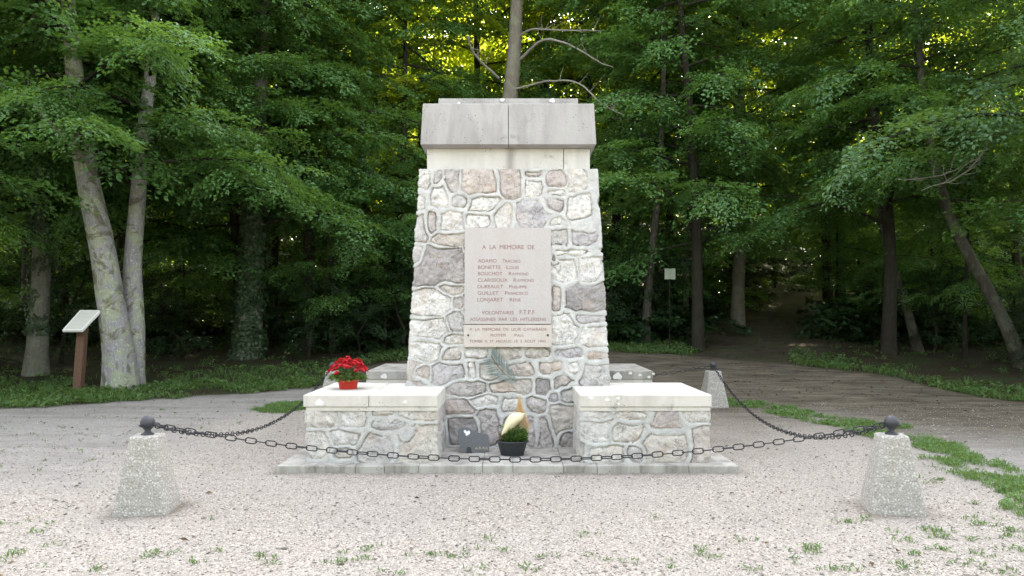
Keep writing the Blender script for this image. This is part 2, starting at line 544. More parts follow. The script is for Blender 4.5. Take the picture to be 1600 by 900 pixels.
# ------------------------------------------------------------------ masonry
def masonry(name, foot, z0, z1, seeds, parent, step=0.009, inset=0.0, side_step=0.03, corner=0.05, relief=1.0, sr=1):
    """foot(z) -> (cx, hx, y_front, y_back); seeds: (X, Z, half w, half h, colour) on the front"""
    cx0, hx0, yf0, yb0 = foot(z0)
    hd0 = (yb0 - yf0) / 2
    rr = np.random.default_rng(sr)
    per = 4 * hx0 + 4 * hd0
    sd_ = [(s[0] - cx0, s[1], s[2], s[3], s[4]) for s in seeds]
    cols = [s2l(c) for c in [(232, 228, 222), (226, 215, 200), (205, 196, 196), (190, 172, 168), (170, 160, 165), (214, 190, 178), (236, 233, 230)]]
    u = hx0 + 0.1
    row_h = 0.26
    z = z0 + 0.1
    while z < z1 + 0.1:
        uu = u + rr.uniform(0, 0.25)
        while uu < per - hx0 - 0.12:
            wd = rr.uniform(0.14, 0.24)
            sd_.append((uu + wd * 0.5, z + rr.uniform(-0.07, 0.07), wd * 0.75, rr.uniform(0.10, 0.15), cols[rr.integers(len(cols))]))
            uu += wd * 1.6
        z += row_h
    sd_ = np.array([(a, b, c, d, *e) for a, b, c, d, e in sd_])
    # perimeter samples
    def seg(L, st): return np.linspace(0, 1, max(2, int(L / st)) + 1)[:-1]
    U, FX, FY, NX, NY = [], [], [], [], []
    for f in range(4):
        L = 2 * hx0 if f % 2 == 0 else 2 * hd0
        t = seg(L, step if f == 0 else side_step)
        if f in (1, 3):     # denser close to the front corners
            t = np.unique(np.concatenate([t, np.linspace(0, min(0.25, 0.4 / L), 14) if f == 1 else 1 - np.linspace(0.004, min(0.25, 0.4 / L), 14)]))
            t = t[t < 0.9999]
        if f == 0: fx, fy, n0, off = -1 + 2 * t, -np.ones_like(t), (0, -1), -hx0
        if f == 1: fx, fy, n0, off = np.ones_like(t), -1 + 2 * t, (1, 0), hx0
        if f == 2: fx, fy, n0, off = 1 - 2 * t, np.ones_like(t), (0, 1), hx0 + 2 * hd0
        if f == 3: fx, fy, n0, off = -np.ones_like(t), 1 - 2 * t, (-1, 0), 3 * hx0 + 2 * hd0
        U.append(off + t * L); FX.append(fx); FY.append(fy)
        dx = (1 - np.abs(fx)) * hx0
        dy = (1 - np.abs(fy)) * hd0
        nxv = np.sign(fx) * np.clip(1 - dx / corner, 0, 1) if f % 2 == 0 else np.full_like(t, n0[0], float)
        nyv = np.sign(fy) * np.clip(1 - dy / corner, 0, 1) if f % 2 == 1 else np.full_like(t, n0[1], float)
        NX.append(nxv); NY.append(nyv)
    U, FX, FY, NX, NY = map(np.concatenate, (U, FX, FY, NX, NY))
    nl = np.hypot(NX, NY)
    rnd = (nl - 1) * corner * 0.9           # rounds the corners inwards
    NX, NY = NX / nl, NY / nl
    Z = np.arange(z0, z1 + step * 0.5, step)
    UU, ZZ = np.meshgrid(U, Z)
    P = np.stack([UU, ZZ, np.zeros_like(UU)], -1)
    wu = UU + 0.030 * fbm(P, 5, 3, 4)
    wz = ZZ + 0.026 * fbm(P, 5, 53, 4)
    best = np.full(UU.shape, 9e9); sec = best.copy(); g1 = best.copy(); g2 = best.copy()
    bi = np.zeros(UU.shape, int)
    for i, s in enumerate(sd_):
        dx = (wu - s[0] + per / 2) % per - per / 2
        dz = wz - s[1]
        ax, az = np.abs(dx / s[2]), np.abs(dz / s[3])
        d = (ax ** 2.7 + az ** 2.7) ** (1 / 2.7)
        g = np.hypot(ax ** 1.7 / s[2], az ** 1.7 / s[3]) / np.maximum(d, 1e-4) ** 1.7
        nb = d < best
        ns = (~nb) & (d < sec)
        sec = np.where(nb, best, np.where(ns, d, sec)); g2 = np.where(nb, g1, np.where(ns, g, g2))
        g1 = np.where(nb, g, g1); bi = np.where(nb, i, bi); best = np.where(nb, d, best)
    e = (sec - best) / (g1 + np.minimum(g2, 40))
    e = np.minimum(e, (1.9 - best) / g1)
    mw = 0.019 + 0.018 * fbm(P, 3.0, 91, 2) + 0.004 * fbm(P, 14.0, 93, 3)
    mort = 1 - sstep(-0.003, 0.004, e - mw)
    # relief: ribbon of mortar, a groove beside it, then the stone
    ribbon = 0.006 * (1 - (np.clip(e / np.maximum(mw, .004), 0, 1)) ** 2) + 0.006
    t = np.clip((e - mw) / 0.06, 0, 1)
    hs_ = hashn(bi, bi * 7, bi * 3, 5)
    rg_ = np.abs(fbm(P, 7, 25, 4))
    stone = -0.010 + (0.014 + 0.016 * hs_) * t ** 0.25 + 0.021 * fbm(P, 18, 21, 5) * sstep(0, .3, t) + 0.020 * fbm(P, 4.5, 22, 2) - 0.008 * np.clip(1 - rg_ * 9, 0, 1) * sstep(0.1, .4, t)
    stone = stone - 0.024 * np.clip(1 - np.abs((e - mw) - 0.005) / 0.010, 0, 1) * (0.35 + sstep(-0.2, 0.4, fbm(P, 4, 66, 2)))
    stone = np.minimum(stone, 0.040)
    h = np.where(mort > 0.5, ribbon + 0.006 * fbm(P, 22, 8, 3), stone) * relief
    C = sd_[bi][..., 4:7]
    lum = C.mean(-1, keepdims=True)
    C = (lum + (C - lum) * 0.44) * 0.52 + 0.20
    V = np.zeros(UU.shape + (3,))
    for j, z in enumerate(Z):
        cx, hx, yf, yb = foot(z)
        o_ = h[j] + rnd
        V[j, :, 0] = cx + FX * hx + NX * o_
        V[j, :, 1] = (yf + yb) / 2 + FY * (yb - yf) / 2 + NY * o_
        V[j, :, 2] = z
    nz, nu = UU.shape
    I = np.arange(nz * nu).reshape(nz, nu)
    J = np.roll(I, -1, 1)
    q = np.stack([I[:-1], J[:-1], J[1:], I[1:]], -1).reshape(-1, 4)
    VV = V.reshape(-1, 3)
    cx, hx, yf, yb = foot(Z[-1])
    top = np.array([[cx, (yf + yb) / 2, Z[-1] + 0.002]])
    VV = np.concatenate([VV, top])
    k = nz * nu
    tri = np.stack([I[-1], J[-1], np.full(nu, k)], -1)
    mo = np.concatenate([mort.ravel(), [1.0]])
    cc = np.concatenate([C.reshape(-1, 3), [[0.4, 0.4, 0.4]]])
    return np_mesh(name, VV, [q, tri], M['masonry'], parent, {'mortar': mo, 'stone': cc}, True)

W_, WT, TN, PK, PG, LL, GR, MV, DM, PT = (240, 238, 234), (232, 224, 210), (214, 196, 178), (206, 172, 160), (196, 178, 174), (188, 180, 196), (196, 192, 192), (160, 142, 146), (142, 126, 130), (216, 186, 168)
def tr_seeds(tab, ox, oy, sc, depth):
    r = []
    for cx, cy_, w_, h_, c in tab:
        px, py = ox + cx / sc, oy + cy_ / sc
        r.append(((px - 800) * depth / FPX, HC - (py - HY) * depth / FPX, w_ / sc / 2 * depth / FPX, h_ / sc / 2 * depth / FPX, s2l(c)))
    return r

X0 = -0.04
def shaft_y(z): return 8.42 + (z - 0.09) * 0.052
def shaft_foot(z): return (X0, 1.135 - (z - 0.09) * 0.054, shaft_y(z), 11.2 - (z - 0.09) * 0.052)

shaft_seeds = tr_seeds([
    (170, 585, 60, 90, GR), (280, 600, 90, 110, PG), (475, 620, 220, 130, PT), 
    (695, 610, 150, 150, PK), (860, 552, 110, 50, TN), (865, 630, 130, 110, W_), (1035, 590, 150, 80, PK), (1150, 600, 110, 110, WT),
    (1010, 672, 130, 50, W_), (185, 690, 120, 130, W_), (340, 720, 100, 80, GR), (520, 730, 180, 110, W_), (850, 790, 230, 130, LL),
    (995, 730, 140, 100, PG), (1165, 770, 130, 150, W_), (650, 800, 150, 120, WT), (285, 840, 140, 110, W_), (480, 840, 140, 70, W_),
    (150, 850, 70, 120, PG), (1020, 860, 100, 70, W_), (1185, 880, 90, 60, TN), ], 620, 130, 3.914, 8.52)
shaft_seeds += tr_seeds([
    (225, 105, 160, 60, TN), (190, 245, 220, 165, MV), (245, 360, 130, 50, TN), (145, 430, 150, 110, W_), (290, 430, 60, 60, PG),
    (280, 530, 90, 80, GR), (150, 560, 160, 90, W_), (265, 610, 100, 45, WT), (125, 675, 130, 95, W_), (269, 690, 100, 60, TN),
    (380, 690, 120, 50, W_), (100, 780, 90, 60, PT), (260, 780, 160, 80, LL), (370, 770, 60, 80, W_), (460, 770, 100, 90, WT),
    (560, 690, 130, 60, TN), (640, 760, 130, 70, PT), (725, 685, 120, 55, TN), (780, 755, 140, 70, PT), (880, 680, 150, 50, LL),
    (1020, 695, 90, 50, PT), (1010, 780, 130, 90, GR), (840, 820, 80, 80, PG), (900, 760, 80, 60, W_), (735, 850, 70, 70, DM),
    (570, 850, 190, 60, TN), (360, 855, 150, 60, PG), (860, 90, 110, 100, GR), (965, 80, 110, 110, LL), (910, 170, 200, 40, W_),
    (815, 195, 30, 60, PK), (871, 265, 130, 120, W_), (1000, 255, 90, 140, W_), (825, 400, 60, 120, PT), (965, 400, 180, 130, DM),
    (865, 560, 120, 140, W_), (980, 510, 150, 50, LL), (1010, 600, 130, 90, W_), (440, 200, 200, 150, GR), (650, 200, 200, 150, GR),
    (440, 420, 200, 180, GR), (650, 420, 200, 180, GR)], 620, 340, 3.214, 8.45)
shaft_seeds += tr_seeds([
    (545, 190, 240, 120, W_), (240, 270, 280, 120, PK), (300, 500, 300, 200, DM), (570, 420, 180, 300, PG), (790, 230, 180, 160, WT),
    (1110, 240, 170, 150, PG), (1040, 480, 90, 240, PG), (1190, 510, 130, 240, PG), (850, 480, 150, 200, TN), (60, 520, 90, 200, GR)], 680, 600, 6.922, 8.42)
shaft_seeds += tr_seeds([(345, 315, 60, 50, LL), (430, 300, 80, 90, GR), (390, 450, 140, 160, TN), (420, 565, 80, 80, MV)], 780, 540, 3.9125, 8.42)

lb_seeds = tr_seeds([(320, 445, 180, 110, WT), (520, 450, 140, 130, W_), (690, 410, 110, 60, TN), (910, 415, 180, 80, WT), (740, 490, 190, 70, GR),
                     (470, 570, 180, 100, W_), (300, 600, 150, 120, WT), (660, 622, 180, 130, GR), (910, 600, 210, 190, (226, 212, 190)), (450, 655, 120, 60, TN), (845, 540, 60, 60, GR)],
                    420, 540, 3.9125, 7.53)
rb_seeds = tr_seeds([(570, 430, 130, 50, W_), (585, 530, 160, 130, W_), (840, 435, 150, 60, WT), (790, 540, 180, 100, WT), (1020, 460, 160, 110, PK),
                     (1220, 430, 170, 80, WT), (640, 660, 250, 90, WT), (1010, 610, 230, 130, (226, 208, 186)), (1250, 600, 120, 200, PT), (830, 660, 90, 80, GR)],
                    780, 540, 3.9125, 7.53)

# ------------------------------------------------------------------ memorial
mem = empty('stone_memorial', (0, 0, 0))
tag(mem, 'tall tapered rubble stone war memorial with inscribed plaque and four low stone wings', 'memorial')
# plinth made of flagstones in courses
bm = bmesh.new()
x = -2.22
rows = [(7.38, 7.80), (7.804, 8.4)]
while x < 2.2:
    wv = random.uniform(0.25, 0.62)
    x1 = min(x + wv, 2.22)
    if 2.22 - x1 < 0.15: x1 = 2.22
    for (a, b) in rows:
        j = random.uniform(-0.014, 0.014)
        add_box(bm, (X0 + x + 0.0012, a + (j if a < 7.5 else 0), -0.05), (X0 + x1 - 0.0012, b, 0.088 + random.uniform(-0.005, 0.004)), 0.009, 2)
    x = x1
add_box(bm, (X0 - 2.21, 8.405, -0.05), (X0 + 2.21, 12.4, 0.087), 0.01)
o = bm_obj('plinth', bm, M['plinth'], mem)

masonry('shaft', shaft_foot, 0.086, 3.165, shaft_seeds, mem, 0.0085, sr=3, corner=0.07)

def slab_obj(name, boxes, mat, bevel=0.008, parent=mem):
    bm = bmesh.new()
    for b in boxes: add_box(bm, b[0], b[1], bevel, 2)
    return bm_obj(name, bm, mat, parent)

# the light band and the grey cap above it
zb0, zb1 = 3.167, 3.405
bx = 0.915
jx = X0 + 0.62
slab_obj('frieze_block', [((X0 - bx, 8.63, zb0), (jx - 0.003, 11.02, zb1))], M['band'], 0.006)
slab_obj('frieze_block', [((jx + 0.003, 8.632, zb0), (X0 + bx, 11.018, zb1 - 0.001))], M['band'], 0.006)
def cap_half(s):
    bm = bmesh.new()
    zl, zm, zt = 3.407, 3.425, 3.885
    inner = X0 + s * 0.004
    sgn = s
    prof = [(zl, 0.925, 8.60), (zm, 0.972, 8.50), (3.47, 0.971, 8.502), (zt - 0.006, 0.950, 8.535), (zt, 0.944, 8.542)]
    rings = []
    for z_, hx, yf in prof:
        yb = 8.5 + 11.15 - yf
        xs = (inner, X0 + sgn * hx)
        rings.append([bm.verts.new((xs[0], yf, z_)), bm.verts.new((xs[1], yf, z_)), bm.verts.new((xs[1], yb, z_)), bm.verts.new((xs[0], yb, z_))])
    for a, b in zip(rings[:-1], rings[1:]):
        for k in range(4):
            bm.faces.new((a[k], a[(k + 1) % 4], b[(k + 1) % 4], b[k]))
    bm.faces.new(rings[0][::-1]); bm.faces.new(rings[-1])
    return bm_obj('cap_block', bm, M['cap'], mem)
cap_half(-1); cap_half(1)
# the mortar filling the joint between the two cap halves
slab_obj('cap_joint', [((X0 - 0.012, 8.56, 3.43), (X0 + 0.012, 8.60, 3.87))], M['cap'], 0.002)
slab_obj('top_slab', [((X0 - 0.795, 8.72, 3.888), (X0 + 0.79, 10.95, 3.995))], M['cap'], 0.008)

def bench(sx, y0, y1, seeds, front):
    xa, xb = (X0 - 1.965, X0 - 0.70) if sx < 0 else (X0 + 0.715, X0 + 1.97)
    cx, hx = (xa + xb) / 2, (xb - xa) / 2
    masonry('wing_wall', lambda z: (cx, hx, y0 + 0.03, y1 - 0.03), 0.086, 0.6, seeds, mem, 0.0095 if front else 0.02, corner=0.035, relief=0.7, sr=int(10 + sx * 3 + y0), side_step=0.012 if front else 0.03)
    slab_obj('wing_moulding', [((xa - 0.012, y0 + 0.012, 0.596), (xb + 0.012, y1 - 0.012, 0.637))], M['slab'], 0.006)
    bm = bmesh.new()
    if front and sx < 0:
        m = X0 - 1.36
        add_box(bm, (xa - 0.035, y0, 0.6385), (m - 0.002, y1, 0.755), 0.009)
        add_box(bm, (m + 0.002, y0 + 0.002, 0.6385), (xb + 0.012, y1 - 0.002, 0.754), 0.009)
    else:
        add_box(bm, (xa - 0.012, y0, 0.6385), (xb + 0.022, y1, 0.755), 0.009)
    bm_obj('coping_slab', bm, M['slab'] if front else M['plinth'], mem)
bench(-1, 7.50, 8.86, lb_seeds, True)
bench(1, 7.50, 8.86, rb_seeds, True)
bench(-1, 10.62, 12.2, [], False)
bench(1, 10.62, 12.2, [], False)

def blob(name, x_, y_, z_, r, mat, parent, nrm='y', sq=0.75):
    bm = bmesh.new()
    n = 14
    ph = random.uniform(0, 6)
    a = []; b = []
    for i in range(n):
        an = 2 * math.pi * i / n
        rr_ = r * (1 + 0.16 * math.sin(3 * an + ph) + 0.1 * math.sin(5 * an + ph * 2))
        dx, dz = rr_ * math.cos(an), rr_ * math.sin(an) * sq
        a.append(bm.verts.new((x_ + dx, y_ + 0.02, z_ + dz)))
        b.append(bm.verts.new((x_ + dx, y_ - 0.002, z_ + dz)))
    bm.faces.new(b)
    for i in range(n): bm.faces.new((a[i], a[(i + 1) % n], b[(i + 1) % n], b[i]))
    return bm_obj(name, bm, mat, parent)
for px, py, r, d in [(717, 161, 2.2, 8.71), (785, 156, 3.2, 8.71), (863, 157, 4.2, 8.71), (924, 621, 4, 7.50), (949, 624, 3.4, 7.50), (966, 622, 2.8, 7.50), (967, 631, 2, 7.5),
                     (600, 588, 5, 10.62), (965, 588, 7, 10.62), (985, 583, 3, 10.62), (1000, 586, 2.6, 10.62), (1014, 589, 2.6, 10.62), (1021, 584, 2.2, 10.62), (499, 629, 6.5, 7.5), (633, 628, 3, 7.5)]:
    blob('lichen_patch', (px - 800) * d / FPX, d, HC - (py - HY) * d / FPX, r * d / FPX, M['lichen'], mem)

# plaque
PD = 8.40
def plq(px, py, d=PD + 0.08):
    return (px - 800) * d / FPX, HC - (py - HY) * d / FPX
def lean_y(z, off): return shaft_y(z) - 0.035 - off
def plaque_obj(name, px0, py0, px1, py1, off, mat, parent):
    x0, z1 = plq(px0, py0); x1, z0 = plq(px1, py1)
    bm = bmesh.new()
    add_box(bm, (x0, 0, z0), (x1, 1, z1), 0.0)
    for v in bm.verts:
        v.co.y = lean_y(v.co.z, off if v.co.y < 0.5 else -0.06)
    es = [e for e in bm.edges]
    bmesh.ops.bevel(bm, geom=es, offset=0.004, segments=2, affect='EDGES')
    return bm_obj(name, bm, mat, parent)
pq1 = plaque_obj('inscribed_plaque', 726, 355.5, 861, 506.5, 0.018, M['plaque'], mem)
pq2 = plaque_obj('added_plaque', 725, 507.5, 862, 542, 0.022, M['plaque2'], mem)
pq2['label'] = 'warmer cream plaque strip fixed with two dark bolts'

def text_verts(s, x0, x1, zb, zt):
    cu = bpy.data.curves.new('t', 'FONT')
    cu.body = s
    cu.offset = 0.0
    ob = bpy.data.objects.new('t', cu)
    COL.objects.link(ob)
    dg = bpy.context.evaluated_depsgraph_get()
    me = bpy.data.meshes.new_from_object(ob.evaluated_get(dg))
    V = np.array([v.co[:] for v in me.vertices])
    F = [list(p.vertices) for p in me.polygons]
    bpy.data.objects.remove(ob); bpy.data.curves.remove(cu); bpy.data.meshes.remove(me)
    lo, hi = V.min(0), V.max(0)
    X = x0 + (V[:, 0] - lo[0]) / (hi[0] - lo[0]) * (x1 - x0)
    Z = zb + (V[:, 1] - 0.0) / max(0.69, 1e-3) * (zt - zb)
    return np.stack([X, Z], 1), F
def inscription(name, runs, parent, mat, yfun, caps=0.8):
    VV, FF, n = [], [], 0
    for s, x0, x1, yb, yt, style in runs:
        if style == 'small':
            wf = (x1 - x0) * 1.25 / (len(s) - 1 + 1.25)
            gap = 0.6
            parts = [(s[0], x0, x0 + wf - gap, yb, yt), (s[1:], x0 + wf, x1, yb, yb + (yt - yb) * caps)]
        else: parts = [(s, x0, x1, yb, yt)]
        for q, a, b, c, d in parts:
            (xa, zb), (xb, zt) = plq(a, c), plq(b, d)
            V2, F = text_verts(q, xa, xb, zb, zt)
            VV.append(V2); FF += [[i + n for i in f] for f in F]; n += len(V2)
    V2 = np.concatenate(VV)
    # one mesh per word: cut where the gap between letters is wide
    FF.sort(key=lambda f: min(V2[i][0] for i in f))
    words, cur, xmax = [], [], None
    for f in FF:
        a = min(V2[i][0] for i in f); b_ = max(V2[i][0] for i in f)
        if xmax is not None and a - xmax > 0.017:
            words.append(cur); cur = []
            xmax = b_
        cur.append(f)
        xmax = b_ if xmax is None else max(xmax, b_)
    words.append(cur)
    for wf in words:
        ids = sorted({i for f in wf for i in f}); mp = {k: j for j, k in enumerate(ids)}
        me = bpy.data.meshes.new(name)
        me.from_pydata([(V2[i][0], yfun(V2[i][1]), V2[i][1]) for i in ids], [], [[mp[i] for i in f] for f in wf]); me.update()
        me.materials.append(mat)
        link(bpy.data.objects.new(name, me), parent)
runs = [('A  LA  MEMOIRE  DE', 753.4, 835, 389.3, 382.6, ''),
        ('ADAMO', 747, 776, 410.3, 404.8, ''), ('TRACISIO', 785.4, 813, 410.3, 404.8, 'small'),
        ('BONETTE', 747, 782.5, 420.4, 415, ''), ('LOUIS', 791.5, 810.7, 420.4, 415, 'small'),
        ('BOUCHOT', 747, 785, 430.3, 425, ''), ('RAYMOND', 795, 825.7, 430.3, 425, 'small'),
        ('CLARISSOUX', 747, 793, 440.4, 435, ''), ('RAYMOND', 802.5, 834, 440.4, 435, 'small'),
        ('DUREAULT', 746.5, 786, 450.5, 445.2, ''), ('PHILIPPE', 795.8, 823, 450.5, 445.2, 'small'),
        ('GUILLET', 746.5, 779, 460.6, 455.3, ''), ('FRANCISCO', 789, 825, 460.6, 455.3, 'small'),
        ('LONJARET', 746, 786, 471, 465.4, ''), ('RENE', 796.4, 813.5, 471, 465.4, 'small'),
        ('VOLONTAIRES', 753.3, 803, 491, 486, ''), ('F.T.P.F', 812, 835, 491, 484.2, ''),
        ('ASSASSINES  PAR  LES  HITLERIENS', 734.5, 852.7, 501.2, 496.2, '')]
def by_line(rs):
    d = {}
    for r_ in rs: d.setdefault(r_[3], []).append(r_)
    return d.values()
for ln_runs in by_line(runs): inscription('inscription_word', ln_runs, pq1, M['letters'], lambda z: lean_y(z, 0.0185 + 0.0015))
runs2 = [('A  LA  MEMOIRE  DE  LEUR  CAMARADE', 734, 853.6, 516.4, 512.3, ''),
         ('ROYER', 767, 791, 525.5, 521.3, ''), ('PAUL', 804, 818.4, 525.5, 521.3, 'small'),
         ('TOMBE  A  ST  MICAUD  LE  2  AOUT  1943', 734, 852, 534.8, 530.8, '')]
for ln_runs in by_line(runs2): inscription('inscription_word', ln_runs, pq2, M['letters'], lambda z: lean_y(z, 0.0225 + 0.0015))
for px in (732, 855.5):
    x_, z_ = plq(px, 523.6)
    blob('bolt', x_, lean_y(z_, 0.026), z_, 0.011, M['iron'], pq2, sq=1)

# ------------------------------------------------------------------ bollards and chains
BOL = {'fl': (-2.88, 6.07, 0.11), 'fr': (3.01, 6.09, -0.20), 'bl': (-2.97, 12.7, 0.15), 'br': (3.33, 12.72, 0.1)}
BLAB = {'fl': 'squat concrete bollard with iron ball standing alone at the front left of the chained square',
        'fr': 'squat concrete bollard with iron ball, front right, beside the grass strip',
        'bl': 'concrete bollard half hidden behind the red flowers and left stone wing',
        'br': 'concrete bollard at the back right beside the dark track, weeds at its foot'}
def make_bollard():
    root = empty('concrete_bollard')
    n = 26
    V, Q_ = [], []
    hgt = 0.595
    # four tapered faces with rounded corners
    def ring(z, a):
        r = 0.02
        pts = []
        for cxs, cys, a0 in ((1, -1, -90), (1, 1, 0), (-1, 1, 90), (-1, -1, 180)):
            for k in range(4):
                an = R(a0 + k * 30)
                pts.append((cxs * (a - r) + r * math.cos(an), cys * (a - r) + r * math.sin(an), z))
        # subdivide the straight runs
        out_ = []
        for i, p in enumerate(pts):
            q = pts[(i + 1) % len(pts)]
            L = math.dist(p, q)
            m = 8 if L > 0.06 else 1
            for k in range(m):
                out_.append(tuple(p[j] + (q[j] - p[j]) * k / m for j in range(3)))
        return out_
    zs = [-0.06] + list(np.linspace(0, hgt - 0.012, n)) + [hgt - 0.003]
    asz = [0.205] + list(np.linspace(0.20, 0.105, n)) + [0.097]
    rings = [ring(z_, a_) for z_, a_ in zip(zs, asz)]
    m = len(rings[0])
    V = np.array([p for r_ in rings for p in r_])
    nrm = V * np.array([1, 1, 0]); nrm /= np.maximum(np.linalg.norm(nrm, axis=1, keepdims=True), 1e-6)
    V = V + nrm * (0.006 * fbm(V, 14, 4, 3) + 0.004 * fbm(V, 50, 6, 2))[:, None]
    I = np.arange(len(rings) * m).reshape(-1, m); J = np.roll(I, -1, 1)
    q = np.stack([I[:-1], J[:-1], J[1:], I[1:]], -1).reshape(-1, 4)
    V = np.concatenate([V, [[0, 0, hgt]]])
    t = np.stack([I[-1], J[-1], np.full(m, len(V) - 1)], -1)
    np_mesh('concrete_block', V, [q, t], M['concrete'], root, None, True)
    # iron finial turned on a lathe
    prof = [(0.05, 0.59), (0.05, 0.602), (0.032, 0.61), (0.024, 0.622), (0.022, 0.632), (0.034, 0.64)]
    for k in range(11):
        a = R(-58 + k * 148 / 10)
        prof.append((0.056 * math.cos(a), 0.688 + 0.056 * math.sin(a)))
    prof.append((0.0, 0.744))
    V = [(r_ * math.cos(2 * math.pi * i / 24), r_ * math.sin(2 * math.pi * i / 24), z_) for r_, z_ in prof for i in range(24)]
    I = np.arange(len(prof) * 24).reshape(-1, 24); J = np.roll(I, -1, 1)
    np_mesh('iron_ball', V, [np.stack([I[:-1], J[:-1], J[1:], I[1:]], -1).reshape(-1, 4)], M['iron_ball'], root, None, True)
    bm = bmesh.new()
    for an in (45,):
        pass
    bmesh.ops.create_cone(bm, cap_ends=True, segments=10, radius1=0.064, radius2=0.064, depth=0.012, matrix=Matrix.Translation((0, 0, 0.668)))
    bm_obj('chain_collar', bm, M['iron'], root)
    return root
def copy_tree(o, parent=None):
    c = o.copy()
    COL.objects.link(c)
    c.parent = parent
    for ch in o.children: copy_tree(ch, c)
    return c
b0 = make_bollard()
for i, (k, (x_, y_, rz)) in enumerate(BOL.items()):
    o = b0 if i == 0 else copy_tree(b0)
    o.location = (x_, y_, terr1(x_, y_) - 0.003 if y_ > 11 else 0.0)
    o.rotation_euler = (0, 0, rz)
    tag(o, BLAB[k], 'bollard', 'concrete bollards round the memorial')

def link_mesh(L, Wd, r):
    a, b = L / 2 - Wd / 2, Wd / 2
    path = []
    for k in range(7):
        an = R(-90 + 30 * k); path.append((a + b * math.cos(an), b * math.sin(an)))
    for k in range(7):
        an = R(90 + 30 * k); path.append((-a + b * math.cos(an), b * math.sin(an)))
    n = len(path); V = []
    for i in range(n):
        p0, p1, p2 = path[i - 1], path[i], path[(i + 1) % n]
        tx, ty = p2[0] - p0[0], p2[1] - p0[1]
        l = math.hypot(tx, ty); nx_, ny_ = ty / l, -tx / l
        for k in range(6):
            an = 2 * math.pi * k / 6
            V.append((p1[0] + nx_ * r * math.cos(an), p1[1] + ny_ * r * math.cos(an), r * math.sin(an)))
    I = np.arange(n * 6).reshape(n, 6)
    J = np.roll(I, -1, 0)
    q = np.stack([I, np.roll(I, -1, 1), np.roll(J, -1, 1), J], -1).reshape(-1, 4)
    o = np_mesh('link', V, [q], M['iron'], None, None, True)
    me = o.data
    bpy.data.objects.remove(o)
    return me
LINK = link_mesh(0.090, 0.041, 0.0047)
def chain(a, b, sag, label, pitch=0.080):
    za = 0.67 + BZ[a]; zb_ = 0.67 + BZ[b]
    A = np.array([BOL[a][0], BOL[a][1], za]); B = np.array([BOL[b][0], BOL[b][1], zb_])
    dv = (B - A); dv[2] = 0; dv /= np.linalg.norm(dv)
    A = A + dv * 0.06; B = B - dv * 0.06
    root = empty('iron_chain', tuple(A))
    tag(root, label, 'chain', 'iron chains between the bollards')
    T = np.linspace(0, 1, 2000)
    P = A[None] + (B - A)[None] * T[:, None]
    P[:, 2] -= sag * 4 * T * (1 - T)
    s = np.concatenate([[0], np.cumsum(np.linalg.norm(np.diff(P, axis=0), axis=1))])
    n = int(s[-1] / pitch)
    for i in range(n):
        c = (i + 0.5) * s[-1] / n
        p = np.array([np.interp(c, s, P[:, k]) for k in range(3)])
        p1 = np.array([np.interp(min(c + 0.03, s[-1]), s, P[:, k]) for k in range(3)])
        p0 = np.array([np.interp(max(c - 0.03, 0), s, P[:, k]) for k in range(3)])
        d = Vector(p1 - p0).normalized()
        side = Vector((0, 0, 1)).cross(d).normalized()
        up = d.cross(side)
        mt = Matrix((d, side, up)).transposed().to_4x4()
        roll = (R(90) if i % 2 else 0) + random.uniform(-0.25, 0.25)
        mt = mt @ Matrix.Rotation(roll, 4, 'X')
        o = bpy.data.objects.new('link', LINK)
        link(o, root)
        mt.translation = Vector(p) - Vector(A)
        o.matrix_local = mt
BZ = {k: (terr1(v[0], v[1]) - 0.003 if v[1] > 11 else 0.0) for k, v in BOL.items()}
chain('fl', 'fr', 0.275, 'black iron chain hanging across the front of the memorial')
chain('fl', 'bl', 0.46, 'black iron chain sagging along the left side of the memorial')
chain('fr', 'br', 0.50, 'black iron chain sagging along the right side of the memorial')
chain('bl', 'br', 0.30, 'black iron chain hanging behind the memorial')

# ------------------------------------------------------------------ leaf tools
def unit(v): return v / np.maximum(np.linalg.norm(v, axis=-1, keepdims=True), 1e-9)
def leaves(pos, dirv, up, L, Wd, fold=0.25):
    """rhombic leaves, each two triangles folded on the midrib"""
    dirv = unit(dirv)
    side = unit(np.cross(dirv, up))
    up = np.cross(side, dirv)
    L = np.broadcast_to(np.asarray(L, float), (len(pos),))[:, None]
    Wd = np.broadcast_to(np.asarray(Wd, float), (len(pos),))[:, None]
    mid = pos + dirv * L * 0.45
    a = pos
    b = mid + side * Wd / 2 + up * Wd * fold
    c = pos + dirv * L - up * L * 0.06
    d = mid - side * Wd / 2 + up * Wd * fold
    return np.stack([a, b, c, d], 1)         # (n,4,3)
def leaf_faces(n):
    i = np.arange(n)[:, None] * 4
    return np.concatenate([i + np.array([[0, 1, 2]]), i + np.array([[0, 2, 3]])], 0)
